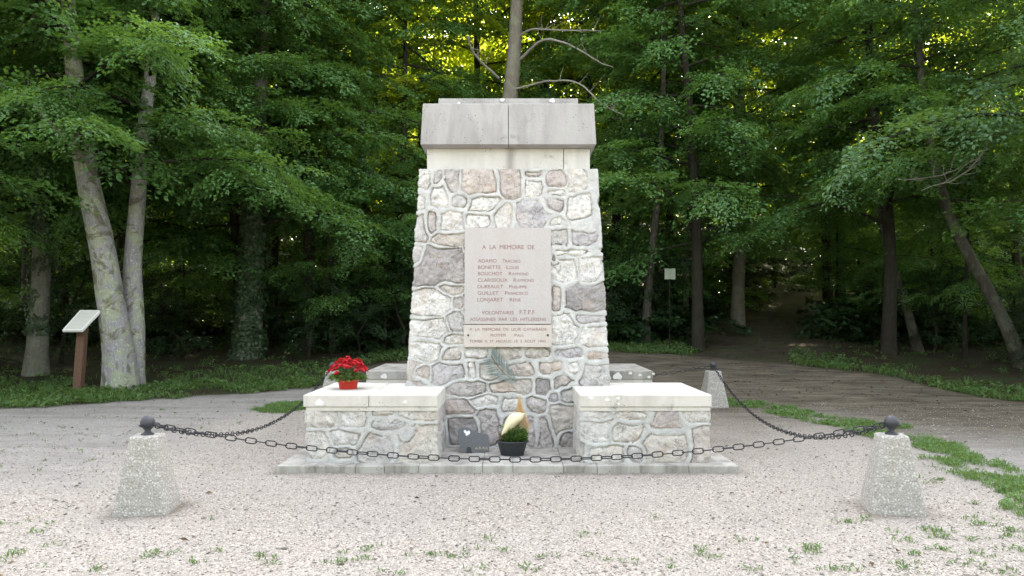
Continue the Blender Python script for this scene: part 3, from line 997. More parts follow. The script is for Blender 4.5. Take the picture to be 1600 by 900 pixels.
def make_spray(rg, leafL=0.090, leafW=0.056, dens=1.0):
    pos, dr = [], []
    def run(p0, ang, length, droop, n):
        for k in range(n):
            t = (k + rg.uniform(0.2, 0.8)) / n
            p = np.array([p0[0] + math.cos(ang) * length * t, p0[1] + math.sin(ang) * length * t, p0[2] - droop * t * t * length])
            s = 1 if k % 2 else -1
            a = ang + s * rg.uniform(0.5, 1.0)
            pos.append(p); dr.append((math.cos(a), math.sin(a), rg.uniform(-0.45, 0.1)))
    run((0, 0, 0), 0, 1.0, 0.22, int(16 * dens))
    for i in range(11):
        t = 0.08 + 0.085 * i
        p0 = (t, 0, -0.22 * t * t)
        s = 1 if i % 2 else -1
        ln_ = (0.52 - 0.36 * t) * rg.uniform(0.75, 1.2)
        run(p0, s * rg.uniform(0.7, 1.05), ln_, 0.25, max(3, int(ln_ * 20 * dens)))
    pos = np.array(pos); dr = np.array(dr)
    n = len(pos)
    up = np.stack([rg.normal(0, 0.45, n), rg.normal(0, 0.45, n), np.ones(n)], 1)
    pos = pos + rg.normal(0, 0.035, (n, 3))
    sc = rg.uniform(0.7, 1.2, n)
    return leaves(pos, dr, up, leafL * sc, leafW * sc)
sg = np.random.default_rng(5)
SPR = [make_spray(sg, dens=1.3) for _ in range(7)]
SPR_BIG = [make_spray(sg, 0.17, 0.11, 0.7) for _ in range(4)]

def rotm(az, pitch, roll):
    cz, sz = np.cos(az), np.sin(az); cp, sp = np.cos(pitch), np.sin(pitch); cr, sr_ = np.cos(roll), np.sin(roll)
    Rz = np.array([[cz, -sz, 0], [sz, cz, 0], [0, 0, 1]])
    Ry = np.array([[cp, 0, -sp], [0, 1, 0], [sp, 0, cp]])
    Rx = np.array([[1, 0, 0], [0, cr, -sr_], [0, sr_, cr]])
    return Rz @ Ry @ Rx

def tube(path, rad, seg=8, noise=0.0, seed=0):
    path = np.asarray(path, float); rad = np.asarray(rad, float)
    n = len(path)
    T = np.gradient(path, axis=0); T = unit(T)
    ref = np.array([1.0, 0.02, 0.03]) if abs(T[0][0]) < 0.8 else np.array([0.02, 1.0, 0.03])
    S1 = unit(np.cross(T, ref)); S2 = np.cross(T, S1)
    an = np.linspace(0, 2 * np.pi, seg, endpoint=False)
    rr_ = np.broadcast_to(rad[:, None], (n, seg)).copy()
    if noise:
        P = path[:, None, :] + (S1[:, None] * np.cos(an)[None, :, None] + S2[:, None] * np.sin(an)[None, :, None]) * 0.5
        rr_ *= 1 + noise * fbm(P, 1.6, seed, 3)
    V = path[:, None, :] + (S1[:, None] * np.cos(an)[None, :, None] + S2[:, None] * np.sin(an)[None, :, None]) * rr_[..., None]
    V = V.reshape(-1, 3)
    I = np.arange(n * seg).reshape(n, seg); J = np.roll(I, -1, 1)
    q = np.stack([I[:-1], I[1:], J[1:], J[:-1]], -1).reshape(-1, 4)
    V = np.concatenate([V, path[-1:] + T[-1:] * rad[-1]])
    k = len(V) - 1
    t = np.stack([I[-1], np.full(seg, k), J[-1]], -1)
    return V, q, t
class Acc:
    def __init__(s): s.V, s.Q, s.T, s.n = [], [], [], 0
    def add(s, V, q, t=None):
        s.V.append(V); s.Q.append(q + s.n)
        if t is not None: s.T.append(t + s.n)
        s.n += len(V)
    def build(s, name, mat, parent):
        F = [np.concatenate(s.Q)]
        if s.T: F.append(np.concatenate(s.T))
        return np_mesh(name, np.concatenate(s.V), F, mat, parent, None, True)
class Foliage:
    def __init__(s): s.V, s.t = [], []
    def spray(s, tmpl, p, az, pitch, roll, sc, rg):
        Rm = rotm(az, pitch, roll)
        v = tmpl @ Rm.T * sc + np.asarray(p)
        s.V.append(v)
        s.t.append(np.clip(rg.uniform(0, 1, len(v)) * 0.7 + rg.uniform(0, 0.3), 0, 1))
    def raw(s, v, t): s.V.append(v); s.t.append(t)
    def build(s, name, mat, parent):
        V = np.concatenate(s.V); t = np.concatenate(s.t)
        return np_mesh(name, V.reshape(-1, 3), [leaf_faces(len(V))], mat, parent, {'tint': np.repeat(t, 4)})

def trunk_path(rg, h, lean=(0, 0), wob=0.15, n=24):
    z = np.linspace(-0.25, h, n)
    t = np.clip(z / h, 0, 1)
    ph = rg.uniform(0, 6, 4)
    x_ = lean[0] * t * h + wob * (np.sin(t * 4 + ph[0]) - math.sin(ph[0])) * np.minimum(t * 3, 1) + 0.4 * wob * (np.sin(t * 11 + ph[1]) - math.sin(ph[1]))
    y_ = lean[1] * t * h + wob * (np.sin(t * 4 + ph[2]) - math.sin(ph[2])) * np.minimum(t * 3, 1)
    return np.stack([x_, y_, z], 1)
def trunk_rad(r, h, z, flare=0.3):
    t = np.clip(z / h, 0, 1)
    return r * (1 - 0.85 * t ** 0.9) + r * flare * np.exp(-np.maximum(z, 0) / 0.35) + 0.012

def grow(name, seed, h=15, r=0.24, base=3.0, nl=44, low=4.2, high=1.6, spl=3.9, rise=0.15, droop=0.25, leaf='leaf', bark='bark_dark', lean=(0, 0), wob=0.2,
         tmpl=None, path=None, limb_r=0.045, scale=(1.0, 1.45), label=None, cat='tree', azr=None, stems=None):
    rg = np.random.default_rng(seed)
    tmpl = tmpl or SPR
    root = empty(name)
    acc, fo, br_ = Acc(), Foliage(), Acc()
    paths = stems or [path if path is not None else trunk_path(rg, h, lean, wob)]
    for si, P in enumerate(paths):
        hh = P[-1][2]
        rr_ = r * (1 if si == 0 else 0.72)
        acc.add(*tube(P, trunk_rad(rr_, hh, P[:, 2]), 14, 0.12, seed + si))
    for i in range(nl):
        P = paths[i % len(paths)]
        hh = P[-1][2]
        t = (i + rg.uniform(0, 1)) / nl
        z = base + (hh * 0.97 - base) * t ** 0.9
        p0 = np.array([np.interp(z, P[:, 2], P[:, k]) for k in range(3)])
        az = i * 2.399963 + rg.uniform(-0.5, 0.5) if azr is None else rg.uniform(*azr)
        L = (low + (high - low) * t) * rg.uniform(0.45, 1.15)
        m = 9
        s = np.linspace(0, 1, m)
        bend = rg.uniform(-0.35, 0.35)
        aa = az + bend * s
        el = rise + rg.uniform(-0.2, 0.35) - (droop + rise * 0.6) * 1.6 * s ** 1.3
        step = L / (m - 1)
        dv = np.stack([np.cos(aa) * np.cos(el), np.sin(aa) * np.cos(el), np.sin(el)], 1) * step
        LP = np.concatenate([[p0], p0 + np.cumsum(dv[1:], 0)])
        lr = limb_r * (0.5 + L / 8)
        br_.add(*tube(LP, np.linspace(lr, 0.006, m), 5))
        ns = max(3, int(L * spl))
        for k in range(ns):
            u = 0.22 + 0.78 * (k + rg.uniform(0.1, 0.9)) / ns
            f = u * (m - 1); a = min(int(f), m - 2); fr = f - a
            p = LP[a] * (1 - fr) + LP[a + 1] * fr
            sd2 = 1 if k % 2 else -1
            a2 = aa[a] + sd2 * rg.uniform(0.45, 1.15) if u < 0.93 else aa[a] + rg.uniform(-0.2, 0.2)
            pt = rg.uniform(-0.6, 0.2) + 0.4 * el[a]
            sc = rg.uniform(*scale) * (1.05 - 0.3 * u)
            fo.spray(tmpl[rg.integers(len(tmpl))], p, a2, pt, rg.uniform(-0.5, 0.5), sc, rg)
            e1 = p + rotm(a2, pt, 0) @ np.array([0.8 * sc, 0, -0.12 * sc])
            br_.add(*tube(np.array([p, (p + e1) / 2 + [0, 0, 0.02], e1]), [0.007, 0.005, 0.002], 3))
    acc.build('trunk', M[bark], root)
    br_.build('branches', M['bark_dark'], root)
    fo.build('crown', M[leaf], root)
    if label: tag(root, label, cat)
    return root

def place(root, x_, y_, rz=0, s=1.0, dz=0.0):
    root.location = (x_, y_, terr1(x_, y_) + dz)
    root.rotation_euler = (0, 0, rz)
    root.scale = (s, s, s)

# ------------------------------------------------------------------ named trees
def path_px(pts, y_, base_z=None):
    """polyline given as (px, py) on the photo at depth y -> points relative to the first"""
    P = np.array([((px - 800) * d / FPX, d, HC - (py - HY) * d / FPX) for px, py, d in pts])
    return P
# T1: two lichened stems at the left
D1 = 15.0
raw = path_px([(190, 606, D1), (190, 596, D1), (186, 540, D1), (176, 480, D1), (165, 400, D1), (150, 330, D1 - .1), (136, 270, D1 - .1), (122, 170, D1 - .1), (112, 60, D1), (104, -60, D1), (100, -300, D1)], D1)
raw2 = path_px([(204, 598, D1 + .25), (208, 560, D1 + .3), (213, 500, D1 + .4), (205, 440, D1 + .5), (208, 380, D1 + .6), (215, 310, D1 + .7), (222, 220, D1 + .8), (236, 100, D1 + 1), (244, -50, D1 + 1.2), (250, -250, D1 + 1.4)], D1)
b = raw[1].copy()
def resample(P, n=30):
    s = np.concatenate([[0], np.cumsum(np.linalg.norm(np.diff(P, axis=0), axis=1))])
    q = np.linspace(0, s[-1], n)
    out_ = np.stack([np.interp(q, s, P[:, k]) for k in range(3)], 1)
    for _ in range(2):
        out_[1:-1] = (out_[:-2] + out_[1:-1] * 2 + out_[2:]) / 4
    return out_
st1, st2 = resample(raw - b), resample(raw2 - b)
t1 = grow('twin_stem_tree', 21, h=15, r=0.29, base=4.0, nl=80, low=4.3, high=2.0, bark='bark_lichen', stems=[st1, st2],
          label='twin stemmed tree with pale lichen covered trunk beside the information lectern')
t1.location = (b[0], b[1], terr1(b[0], b[1]))

def ivy_on(root, path, rad, z0, z1, n, seed, size=0.08, gap=0.0):
    rg = np.random.default_rng(seed)
    z = rg.uniform(z0, z1, n)
    a = rg.uniform(0, 2 * np.pi, n)
    P = np.stack([np.interp(z, path[:, 2], path[:, k]) for k in range(3)], 1)
    rr_ = np.interp(z, path[:, 2], rad) + rg.uniform(0.0, 0.09, n)
    N = np.stack([np.cos(a), np.sin(a), np.zeros(n)], 1)
    pos = P + N * rr_[:, None]
    keep = fbm(pos, 1.1, seed, 3) > gap
    pos, N = pos[keep], N[keep]
    m = len(pos)
    dr = np.stack([rg.normal(0, .6, m), rg.normal(0, .6, m), -np.ones(m)], 1) + N * 0.3
    up = N + rg.normal(0, .3, (m, 3))
    v = leaves(pos, dr, up, rg.uniform(.6, 1.2, m) * size, rg.uniform(.6, 1.1, m) * size * .9, 0.1)
    fo = Foliage(); fo.raw(v, rg.uniform(0, 1, m))
    fo.build('ivy', M['ivy'], root)

def single(name, seed, pts, r, label, bark, h_extra=None, crown=None, ivy=None, x=None):
    P = path_px(pts, 0)
    b_ = P[0].copy()
    P = resample(P - b_, 26)
    P = np.concatenate([[P[0] - [0, 0, 0.3]], P])
    kw = dict(h=P[-1][2], r=r, base=4, nl=34, low=3.6, high=2)
    kw.update(crown or {})
    t = grow(name, seed, bark=bark, path=P, label=label, **kw)
    t.location = (b_[0], b_[1], terr1(b_[0], b_[1]))
    if ivy:
        ivy_on(t, P, trunk_rad(r, P[-1][2], P[:, 2]), *ivy)
    return t
single('ivy_clad_tree', 31, [(56, 578, 17), (62, 480, 17), (66, 380, 17), (66, 280, 17), (60, 100, 17), (50, -150, 17), (50, -350, 17)], 0.21,
       'grey trunk with a dark ivy sleeve at the far left, behind the lectern', 'bark_ivy', crown=dict(base=4.2, nl=32), ivy=(0.9, 4.2, 2600, 3, 0.08, -0.05))
single('ivy_clad_tree', 32, [(388, 555, 19), (392, 480, 19), (396, 380, 19), (402, 250, 19), (410, 50, 19), (415, -200, 19), (415, -380, 19)], 0.29,
       'thick ivy covered tree trunk midway between the twin stemmed tree and the memorial', 'bark_ivy', crown=dict(base=3.2, nl=62, low=4.4, spl=3.6), ivy=(0.0, 5.5, 7000, 4, 0.10, -0.35))
# T4 behind the memorial, with dead branches
D4 = 21.0
t4 = single('oak_tree', 33, [(786, 520, D4), (790, 300, D4), (792, 160, D4), (800, 110, D4), (806, 40, D4), (808, -30, D4), (812, -200, D4), (812, -420, D4)], 0.33,
            'furrowed oak trunk with bare dead branches rising above the top of the memorial', 'bark_oak', crown=dict(base=9.6, nl=30, low=4.0, limb_r=0.06))
def dead_branch(parent, pts, r0, r1=0.012, seed=0):
    P = path_px(pts, 0)
    P = resample(P, 26) - np.array(parent.location)
    P = P + 0.03 * np.stack([fbm(P, 3, seed + k, 2) for k in range(3)], 1)
    acc = Acc(); acc.add(*tube(P, np.linspace(r0, r1, len(P)), 7, 0.2, seed))
    rg = np.random.default_rng(seed)
    for k in range(9):
        i = rg.integers(8, 24)
        d = np.array([rg.uniform(-.5, .8), rg.uniform(-.4, .4), rg.uniform(-.2, .8)])
        q = P[i]
        acc.add(*tube(np.array([q, q + d * .3, q + d * .55 + [0.05, 0, .08]]), [min(r1, .010), .006, .002], 4))
    return acc.build('dead_branch', M['deadwood'], parent)
dead_branch(t4, [(778, 122, D4), (764, 108, D4 - .2), (750, 95, D4 - .4), (738, 80, D4 - .6), (732, 65, D4 - .8), (733, 56, D4 - .9)], 0.045, 0.022, 1)
dead_branch(t4, [(812, 95, D4), (828, 76, D4 - .4), (845, 64, D4 - .8), (864, 59, D4 - 1), (872, 64, D4 - 1), (900, 74, D4 - 1.2), (918, 85, D4 - 1.4), (940, 100, D4 - 1.5), (958, 105, D4 - 1.5)], 0.048, 0.012, 2)
dead_branch(t4, [(808, 60, D4), (822, 48, D4 - .3), (840, 45, D4 - .6), (870, 48, D4 - .9), (905, 48, D4 - 1.2), (940, 49, D4 - 1.4)], 0.034, 0.01, 3)
dead_branch(t4, [(805, 138, D4 - .1), (835, 132, D4 - .5), (862, 126, D4 - .9), (885, 125, D4 - 1.2), (908, 130, D4 - 1.4), (922, 144, D4 - 1.6), (938, 160, D4 - 1.8), (958, 174, D4 - 2), (975, 180, D4 - 2)], 0.036, 0.011, 4)
dead_branch(t1, [(-20, 120, 13.6), (20, 140, 13.5), (55, 165, 13.4), (75, 192, 13.4), (100, 215, 13.5), (135, 250, 14.2), (150, 275, 14.9)], 0.03, 0.05, 5)
# trunks right of the memorial
single('slender_tree', 34, [(1008, 530, 21.5), (1013, 440, 21.5), (1022, 360, 21.5), (1028, 300, 21.5), (1036, 150, 21.5), (1040, -60, 21.5), (1040, -300, 21.5)], 0.11,
       'slender pale trunk just right of the memorial, left of the small white sign', 'bark', crown=dict(base=5.0, nl=28, low=3.2))
single('slender_tree', 35, [(1070, 500, 24), (1072, 420, 24), (1076, 340, 24), (1080, 200, 24), (1084, 0, 24), (1084, -250, 24)], 0.09,
       'slender pale trunk right of the small white sign', 'bark', crown=dict(base=5.4, nl=26, low=3.0))
single('forked_tree', 36, [(968, 500, 27), (962, 350, 27), (966, 250, 27), (974, 180, 27), (982, 80, 27), (990, -40, 27), (994, -250, 27)], 0.17,
       'dark trunk seen against yellow lit leaves just right of the memorial cap', 'bark_dark', crown=dict(base=8.5, nl=22, low=3.5))
# leaning trunks at the right
lt = single('leaning_tree', 37, [(1598, 552, 17.5), (1575, 490, 17.5), (1545, 430, 17.6), (1510, 370, 17.7), (1482, 320, 17.8), (1460, 240, 18), (1440, 120, 18.2), (1430, -60, 18.5), (1430, -260, 18.6)], 0.14,
       'trunk leaning steeply to the left at the far right edge of the clearing', 'bark', crown=dict(base=3.6, nl=34, low=3.8))
dead_branch(lt, [(1560, 190, 16.5), (1546, 217, 16), (1530, 247, 15.7), (1513, 267, 15.4), (1483, 285, 15.2), (1453, 290, 15), (1440, 298, 15)], 0.03, 0.008, 6)
dead_branch(lt, [(1530, 247, 15.7), (1500, 262, 15.5), (1470, 275, 15.3), (1430, 281, 15.1), (1400, 280, 15)], 0.018, 0.006, 7)
single('leaning_tree', 38, [(1434, 490, 20.5), (1422, 440, 20.5), (1408, 395, 20.5), (1392, 360, 20.6), (1375, 280, 20.8), (1360, 120, 21), (1355, -100, 21), (1355, -280, 21)], 0.11,
       'thin pale trunk leaning left in the dark wood beyond the dirt track', 'bark', crown=dict(base=4.4, nl=28, low=3.2))
single('slender_tree', 39, [(1590, 500, 21), (1592, 400, 21), (1584, 300, 21), (1580, 100, 21), (1580, -250, 21)], 0.12,
       'upright trunk behind the steeply leaning one at the far right edge', 'bark', crown=dict(base=4.0, nl=30, low=3.4))

# ------------------------------------------------------------------ the wall of trees round the clearing
def inst(src, x_, y_, rz, s, label, group, cat='tree'):
    o = copy_tree(src)
    place(o, x_, y_, rz, s)
    tag(o, label, cat, group)
    return o
E1 = grow('beech_tree', 101, h=15, r=0.17, base=3.2, nl=64, low=4.4, high=2.0, rise=0.2, droop=0.28)
E2 = grow('beech_tree', 102, h=14, r=0.13, base=2.3, nl=64, low=3.8, high=1.7, rise=0.1, droop=0.22)
E3 = grow('oak_tree', 103, h=16, r=0.20, base=4.0, nl=62, low=4.8, high=2.4, rise=0.3, droop=0.3, leaf='leaf_blue', bark='bark_oak')
U1 = grow('hornbeam_sapling', 104, h=7.5, r=0.045, wob=0.05, base=0.9, nl=34, low=2.3, high=0.9, rise=0.3, droop=0.25, limb_r=0.014, bark='bark_dark', scale=(0.75, 1.1))
U2 = grow('hornbeam_sapling', 105, h=5.2, r=0.035, wob=0.04, base=0.5, nl=30, low=1.9, high=0.7, rise=0.35, droop=0.3, limb_r=0.012, bark='bark_dark', scale=(0.7, 1.0))
F1 = grow('forest_tree', 106, h=17, r=0.12, base=6.0, nl=32, low=3.5, high=1.7, rise=0.4, droop=0.2, spl=2.6, bark='bark_dark', tmpl=SPR_BIG, scale=(1.1, 1.5), leaf='leaf_far')
F2 = grow('forest_tree', 107, h=18, r=0.15, base=7.5, nl=32, low=3.8, high=2.0, rise=0.5, droop=0.2, spl=2.6, bark='bark_dark', tmpl=SPR_BIG, scale=(1.1, 1.6), leaf='leaf_far')
F3 = grow('forest_tree', 108, h=15, r=0.085, base=3.8, nl=32, low=2.8, high=1.3, rise=0.4, droop=0.2, spl=2.4, bark='bark', tmpl=SPR_BIG, scale=(1.0, 1.4), wob=0.12, leaf='leaf_far')
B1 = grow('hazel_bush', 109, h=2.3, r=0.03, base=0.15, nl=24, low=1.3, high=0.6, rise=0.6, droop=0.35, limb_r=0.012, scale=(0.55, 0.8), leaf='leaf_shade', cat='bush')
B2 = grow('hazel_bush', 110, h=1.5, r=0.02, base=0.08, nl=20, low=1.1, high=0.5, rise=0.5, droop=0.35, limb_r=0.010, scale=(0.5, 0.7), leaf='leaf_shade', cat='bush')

first = {}
def put(src, x_, y_, rz, s, label, group, cat='tree'):
    """the first placement uses the model itself, the later ones copy it"""
    if src.name not in first:
        first[src.name] = 1
        place(src, x_, y_, rz, s)
        tag(src, label, cat, group)
        return src
    return inst(src, x_, y_, rz, s, label, group, cat)

GL = 'leafy trees at the left edge of the clearing'
GRR = 'leafy trees at the right edge of the clearing'
edge_left = [(E1, -11.5, 16.5, 0.3, 1.0), (E2, -13.8, 14.5, 2.0, 1.0), (E2, -9.4, 18.6, 1.1, 1.0), (E1, -5.4, 20.2, 4.0, 1.0), (E2, -3.3, 21.6, 5.1, 0.95), (E2, -11.6, 13.4, 3.3, 1.0), (E2, -7.3, 20.4, 3.0, 1.05), (E1, -13, 21, 1.2, 1.1)]
labs_l = ['leafy beech whose branches fill the top left, just left of the twin stemmed tree', 'leafy beech at the extreme left edge of the picture', 'leafy beech behind and right of the twin stemmed tree',
          'leafy beech between the thick ivy trunk and the memorial', 'leafy beech whose branches reach the left side of the memorial', None, None, None]
for (src, x_, y_, rz, s), lb in zip(edge_left, labs_l):
    put(src, x_, y_, rz, s, lb or 'leafy beech hidden in the second row of trees at the left', GL)
edge_right = [(E3, 11.4, 14.6, 0.4, 1.12), (E1, 9.6, 19.6, 2.2, 1.0), (E3, 14.5, 20.5, 1.4, 1.05), (E2, 5.0, 20.6, 0.9, 1.12), (E2, 13.2, 12.8, 2.6, 1.1), (E3, 7.2, 24.5, 3.9, 1.0), (E1, 0.7, 27.0, 5.2, 1.2), (E2, 12.6, 29.5, 2.2, 1.15), (E1, 7.4, 31.0, 1.2, 1.1)]
labs_r = ['blue green oak whose branches overhang the dirt track at the upper right', 'leafy beech behind the dirt track, left of the overhanging oak', None, 'leafy beech with a drooping spray just right of the memorial', 'leafy beech at the extreme right edge of the picture', None, 'tall leafy beech directly behind the oak with dead branches', 'leafy beech standing deep in the wood on the right side of the track', 'leafy beech standing deep in the wood on the left side of the track']
for (src, x_, y_, rz, s), lb in zip(edge_right, labs_r):
    put(src, x_, y_, rz, s, lb or 'leafy tree in the second row at the right of the clearing', GRR)

# young trees and bushes below the canopy
rg = np.random.default_rng(77)
sap = [(-4.6, 19.6), (-3.4, 20.6), (-6.6, 21.5), (-9.2, 21.5), (-2.1, 22.5), (2.8, 24.5), (11.5, 19.5), (13.5, 18.5), (-14.5, 19.5), (15.5, 17.5), (3.9, 27), (17, 14), (-17, 16), (12.3, 22), (-1.0, 25.5), (6.2, 25.5), (4.6, 24.2), (10.8, 25.5), (12.4, 27.5), (9.0, 31.5), (14.4, 29.5), (7.4, 29), (13.2, 24.2), (15.8, 26.5), (11.2, 23.2), (17, 22), (10.6, 35), (15, 36), (17.5, 33), (13, 38)]
for i, (x_, y_) in enumerate(sap):
    put((U1, U2)[i % 2], x_, y_, rg.uniform(0, 6), rg.uniform(0.9, 1.15), 'young hornbeam with layered leaves under the edge trees', 'young hornbeams under the trees')
bush = [(-5.0, 18.9), (-3.9, 19.6), (-2.9, 20.2), (-8.4, 19.6), (-10.8, 18.4), (-12.6, 17.6), (11.8, 17.2), (12.6, 16.0), (13.4, 14.8), (12.4, 18.6),
        (11.2, 20.4), (13.6, 17.0), (14.6, 15.6), (2.9, 21.4), (3.6, 22.2), (-9.6, 20.4), (-6.3, 19.8), (-4.4, 20.8), (15.2, 13.4), (-15, 16.6), (-1.2, 21.4), (0.4, 21.8), (1.7, 21.8), (11.9, 14.6)]
for i, (x_, y_) in enumerate(bush):
    put((B1, B2)[i % 2], x_, y_, rg.uniform(0, 6), rg.uniform(0.8, 1.25), 'low leafy bush growing at the dark edge of the wood', 'bushes along the edge of the wood', 'bush')

# the wood behind
rg = np.random.default_rng(5)
pts = [(-1.3, 26.0), (-3.2, 28.0), (2.7, 24.8), (0.9, 28.2), (5.4, 27.0)]
tries = 0
while len(pts) < 150 and tries < 20000:
    tries += 1
    y_ = 22 + 42 * rg.uniform(0, 1)
    x_ = rg.uniform(-1, 1) * (12 + 0.62 * y_)
    if abs(x_ - float(track_x(np.array([y_]))[0])) < 1.7: continue
    if y_ < 24 and x_ > 2: continue
    if abs(x_) < 1.6 and y_ < 30: continue
    if any((x_ - a) ** 2 + (y_ - b_) ** 2 < (1.9 if y_ < 45 else 2.4) ** 2 for a, b_ in pts): continue
    pts.append((x_, y_))
for i, (x_, y_) in enumerate(pts):
    src = (F1, F2, F3)[rg.integers(3)] if i > 4 else (F2, F1)[i % 2]
    zone = 'left of' if x_ < -1 else 'right of'
    put(src, x_, y_, rg.uniform(0, 6), rg.uniform(0.85, 1.2), 'dark trunked tree deep in the wood %s the memorial' % zone, 'trees deep in the wood %s the memorial' % zone)
# low growth under the far trees, which reads as one dark mass
rg = np.random.default_rng(8)
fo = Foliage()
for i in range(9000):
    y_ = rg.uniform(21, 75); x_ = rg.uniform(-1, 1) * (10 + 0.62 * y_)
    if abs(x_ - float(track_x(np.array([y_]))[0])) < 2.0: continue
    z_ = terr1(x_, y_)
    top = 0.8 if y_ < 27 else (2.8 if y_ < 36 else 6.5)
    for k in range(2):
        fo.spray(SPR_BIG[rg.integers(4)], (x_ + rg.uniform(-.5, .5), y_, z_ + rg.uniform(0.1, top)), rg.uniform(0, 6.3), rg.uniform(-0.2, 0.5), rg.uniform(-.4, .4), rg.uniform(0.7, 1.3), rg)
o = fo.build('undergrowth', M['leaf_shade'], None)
far = Foliage()
for i in range(8000):
    y_ = rg.uniform(72, 96); x_ = rg.uniform(-95, 110)
    far.spray(SPR_BIG[rg.integers(4)], (x_, y_, terr1(x_, y_) + rg.uniform(0, 13)), rg.uniform(0, 6.3), rg.uniform(-.6, .6), rg.uniform(-.8, .8), rg.uniform(2.2, 3.4), rg)
tag(far.build('distant_wood', M['leaf_far'], None), 'far off mass of the wood closing the view behind all the trunks', 'wood', kind='stuff')
opp = Foliage()  # unseen leaf mass, added to keep low sky light out of the wood
for i in range(4200):
    a = rg.uniform(R(172), R(368)) if i % 2 else rg.uniform(R(180), R(360)); rad = rg.uniform(25, 31)
    x_, y_ = rad * math.cos(a) * 1.1, rad * math.sin(a)
    opp.spray(SPR_BIG[rg.integers(4)], (x_, y_, rg.uniform(0, 12)), rg.uniform(0, 6.3), rg.uniform(-.6, .6), rg.uniform(-.8, .8), rg.uniform(1.8, 2.8), rg)
tag(opp.build('unseen_wood', M['leaf'], None), 'unseen mass of leafy wood added behind the viewer to cut low sky light', 'wood', kind='stuff')
tag(o, 'dark tangled undergrowth filling the floor of the far wood', 'undergrowth', kind='stuff')

# ------------------------------------------------------------------ grass, weeds, litter, pebbles
def blades(centres, rg, n_per, hmin, hmax, spread, wdt=0.006):
    C = np.repeat(centres, n_per, 0)
    m = len(C)
    off = rg.normal(0, 1, (m, 2)) * spread
    pos = np.stack([C[:, 0] + off[:, 0], C[:, 1] + off[:, 1], np.zeros(m)], 1)
    pos[:, 2] = terr(pos[:, 0], pos[:, 1]) - 0.004
    a = rg.uniform(0, 2 * np.pi, m)
    lean_ = rg.uniform(0.2, 1.1, m)
    H = rg.uniform(hmin, hmax, m)
    d = np.stack([np.cos(a) * lean_, np.sin(a) * lean_, np.ones(m)], 1)
    up = np.stack([np.cos(a + np.pi), np.sin(a + np.pi), lean_], 1)
    return leaves(pos, d, up, H, wdt + H * 0.06, 0.15)
def rosettes(centres, rg, n_per, size, spread):
    C = np.repeat(centres, n_per, 0)
    m = len(C)
    off = rg.normal(0, 1, (m, 2)) * spread
    pos = np.stack([C[:, 0] + off[:, 0], C[:, 1] + off[:, 1], np.zeros(m)], 1)
    pos[:, 2] = terr(pos[:, 0], pos[:, 1]) + rg.uniform(0.005, size * 0.7, m)
    a = rg.uniform(0, 2 * np.pi, m)
    d = np.stack([np.cos(a), np.sin(a), rg.uniform(0.0, 0.9, m)], 1)
    up = np.stack([rg.normal(0, .3, m), rg.normal(0, .3, m), np.ones(m)], 1)
    L = rg.uniform(0.5, 1.2, m) * size
    return leaves(pos, d, up, L, L * 0.5, 0.2)
rg = np.random.default_rng(40)
def sample(n, x0, x1, y0, y1, keep):
    x_ = rg.uniform(x0, x1, n); y_ = rg.uniform(y0, y1, n)
    k = keep(x_, y_)
    return np.stack([x_[k], y_[k]], 1)
def in_verge(x_, y_):
    d, l, g, e = masks(x_, y_)
    P = np.stack([x_, y_, np.zeros_like(x_)], -1)
    dd = y_ - e
    bare = fbm(P, 0.7, 12, 3)
    lim = np.where(x_ < 0, 3.2, 2.2)
    dens = np.clip(1.15 - np.maximum(dd - 0.8, 0) / lim, 0.05, 1)
    tr = np.abs(x_ - track_x(y_)) < 1.3
    return (dd > 0.0) & (rg.uniform(0, 1, len(x_)) < dens) & (bare > -0.42) & ~tr
c1 = sample(23000, -15, 15, 10, 24, in_verge)
fo = Foliage()
v = blades(c1, rg, 9, 0.05, 0.17, 0.07); fo.raw(v, rg.uniform(0.2, 1, len(v)))
v = rosettes(c1[::2], rg, 7, 0.11, 0.08); fo.raw(v, rg.uniform(0, 0.9, len(v)))
o = fo.build('verge_grass', M['grass'], None)
tag(o, 'short grass and weeds along the foot of the trees', 'grass', kind='stuff')
def in_strip(x_, y_):
    P = np.stack([x_, y_, np.zeros_like(x_)], -1)
    n = fbm(P, 1.3, 14, 3)
    w_ = 0.38 + 0.42 * n
    return (np.abs(x_ - strip_x(y_)) < w_ * np.interp(y_, [5, 6, 13, 14.2], [1.0, 1.0, 0.9, 0.3])) & (fbm(P, 3, 19, 3) > -0.18) & (rg.uniform(0, 1, len(x_)) < 0.85)
c2 = sample(15000, 3.0, 6.2, 5.2, 14.0, in_strip)
c2b = sample(1500, -4.6, -3.2, 11.7, 13.3, lambda a, b_: np.hypot((a + 3.8) / 0.6, (b_ - 12.5) / 0.6) + 0.9 * fbm(np.stack([a, b_, a * 0], -1), 2.2, 15, 3) < 0.75)
c2 = np.concatenate([c2, c2b])
fo = Foliage()
v = blades(c2, rg, 6, 0.025, 0.085, 0.03); fo.raw(v, rg.uniform(0.3, 1, len(v)))
v = rosettes(c2[::3], rg, 4, 0.055, 0.03); fo.raw(v, rg.uniform(0.2, 0.9, len(v)))
o = fo.build('grass_strip', M['grass'], None)
tag(o, 'strip of low green grass curving between the gravel and the track at the right', 'grass', kind='stuff')
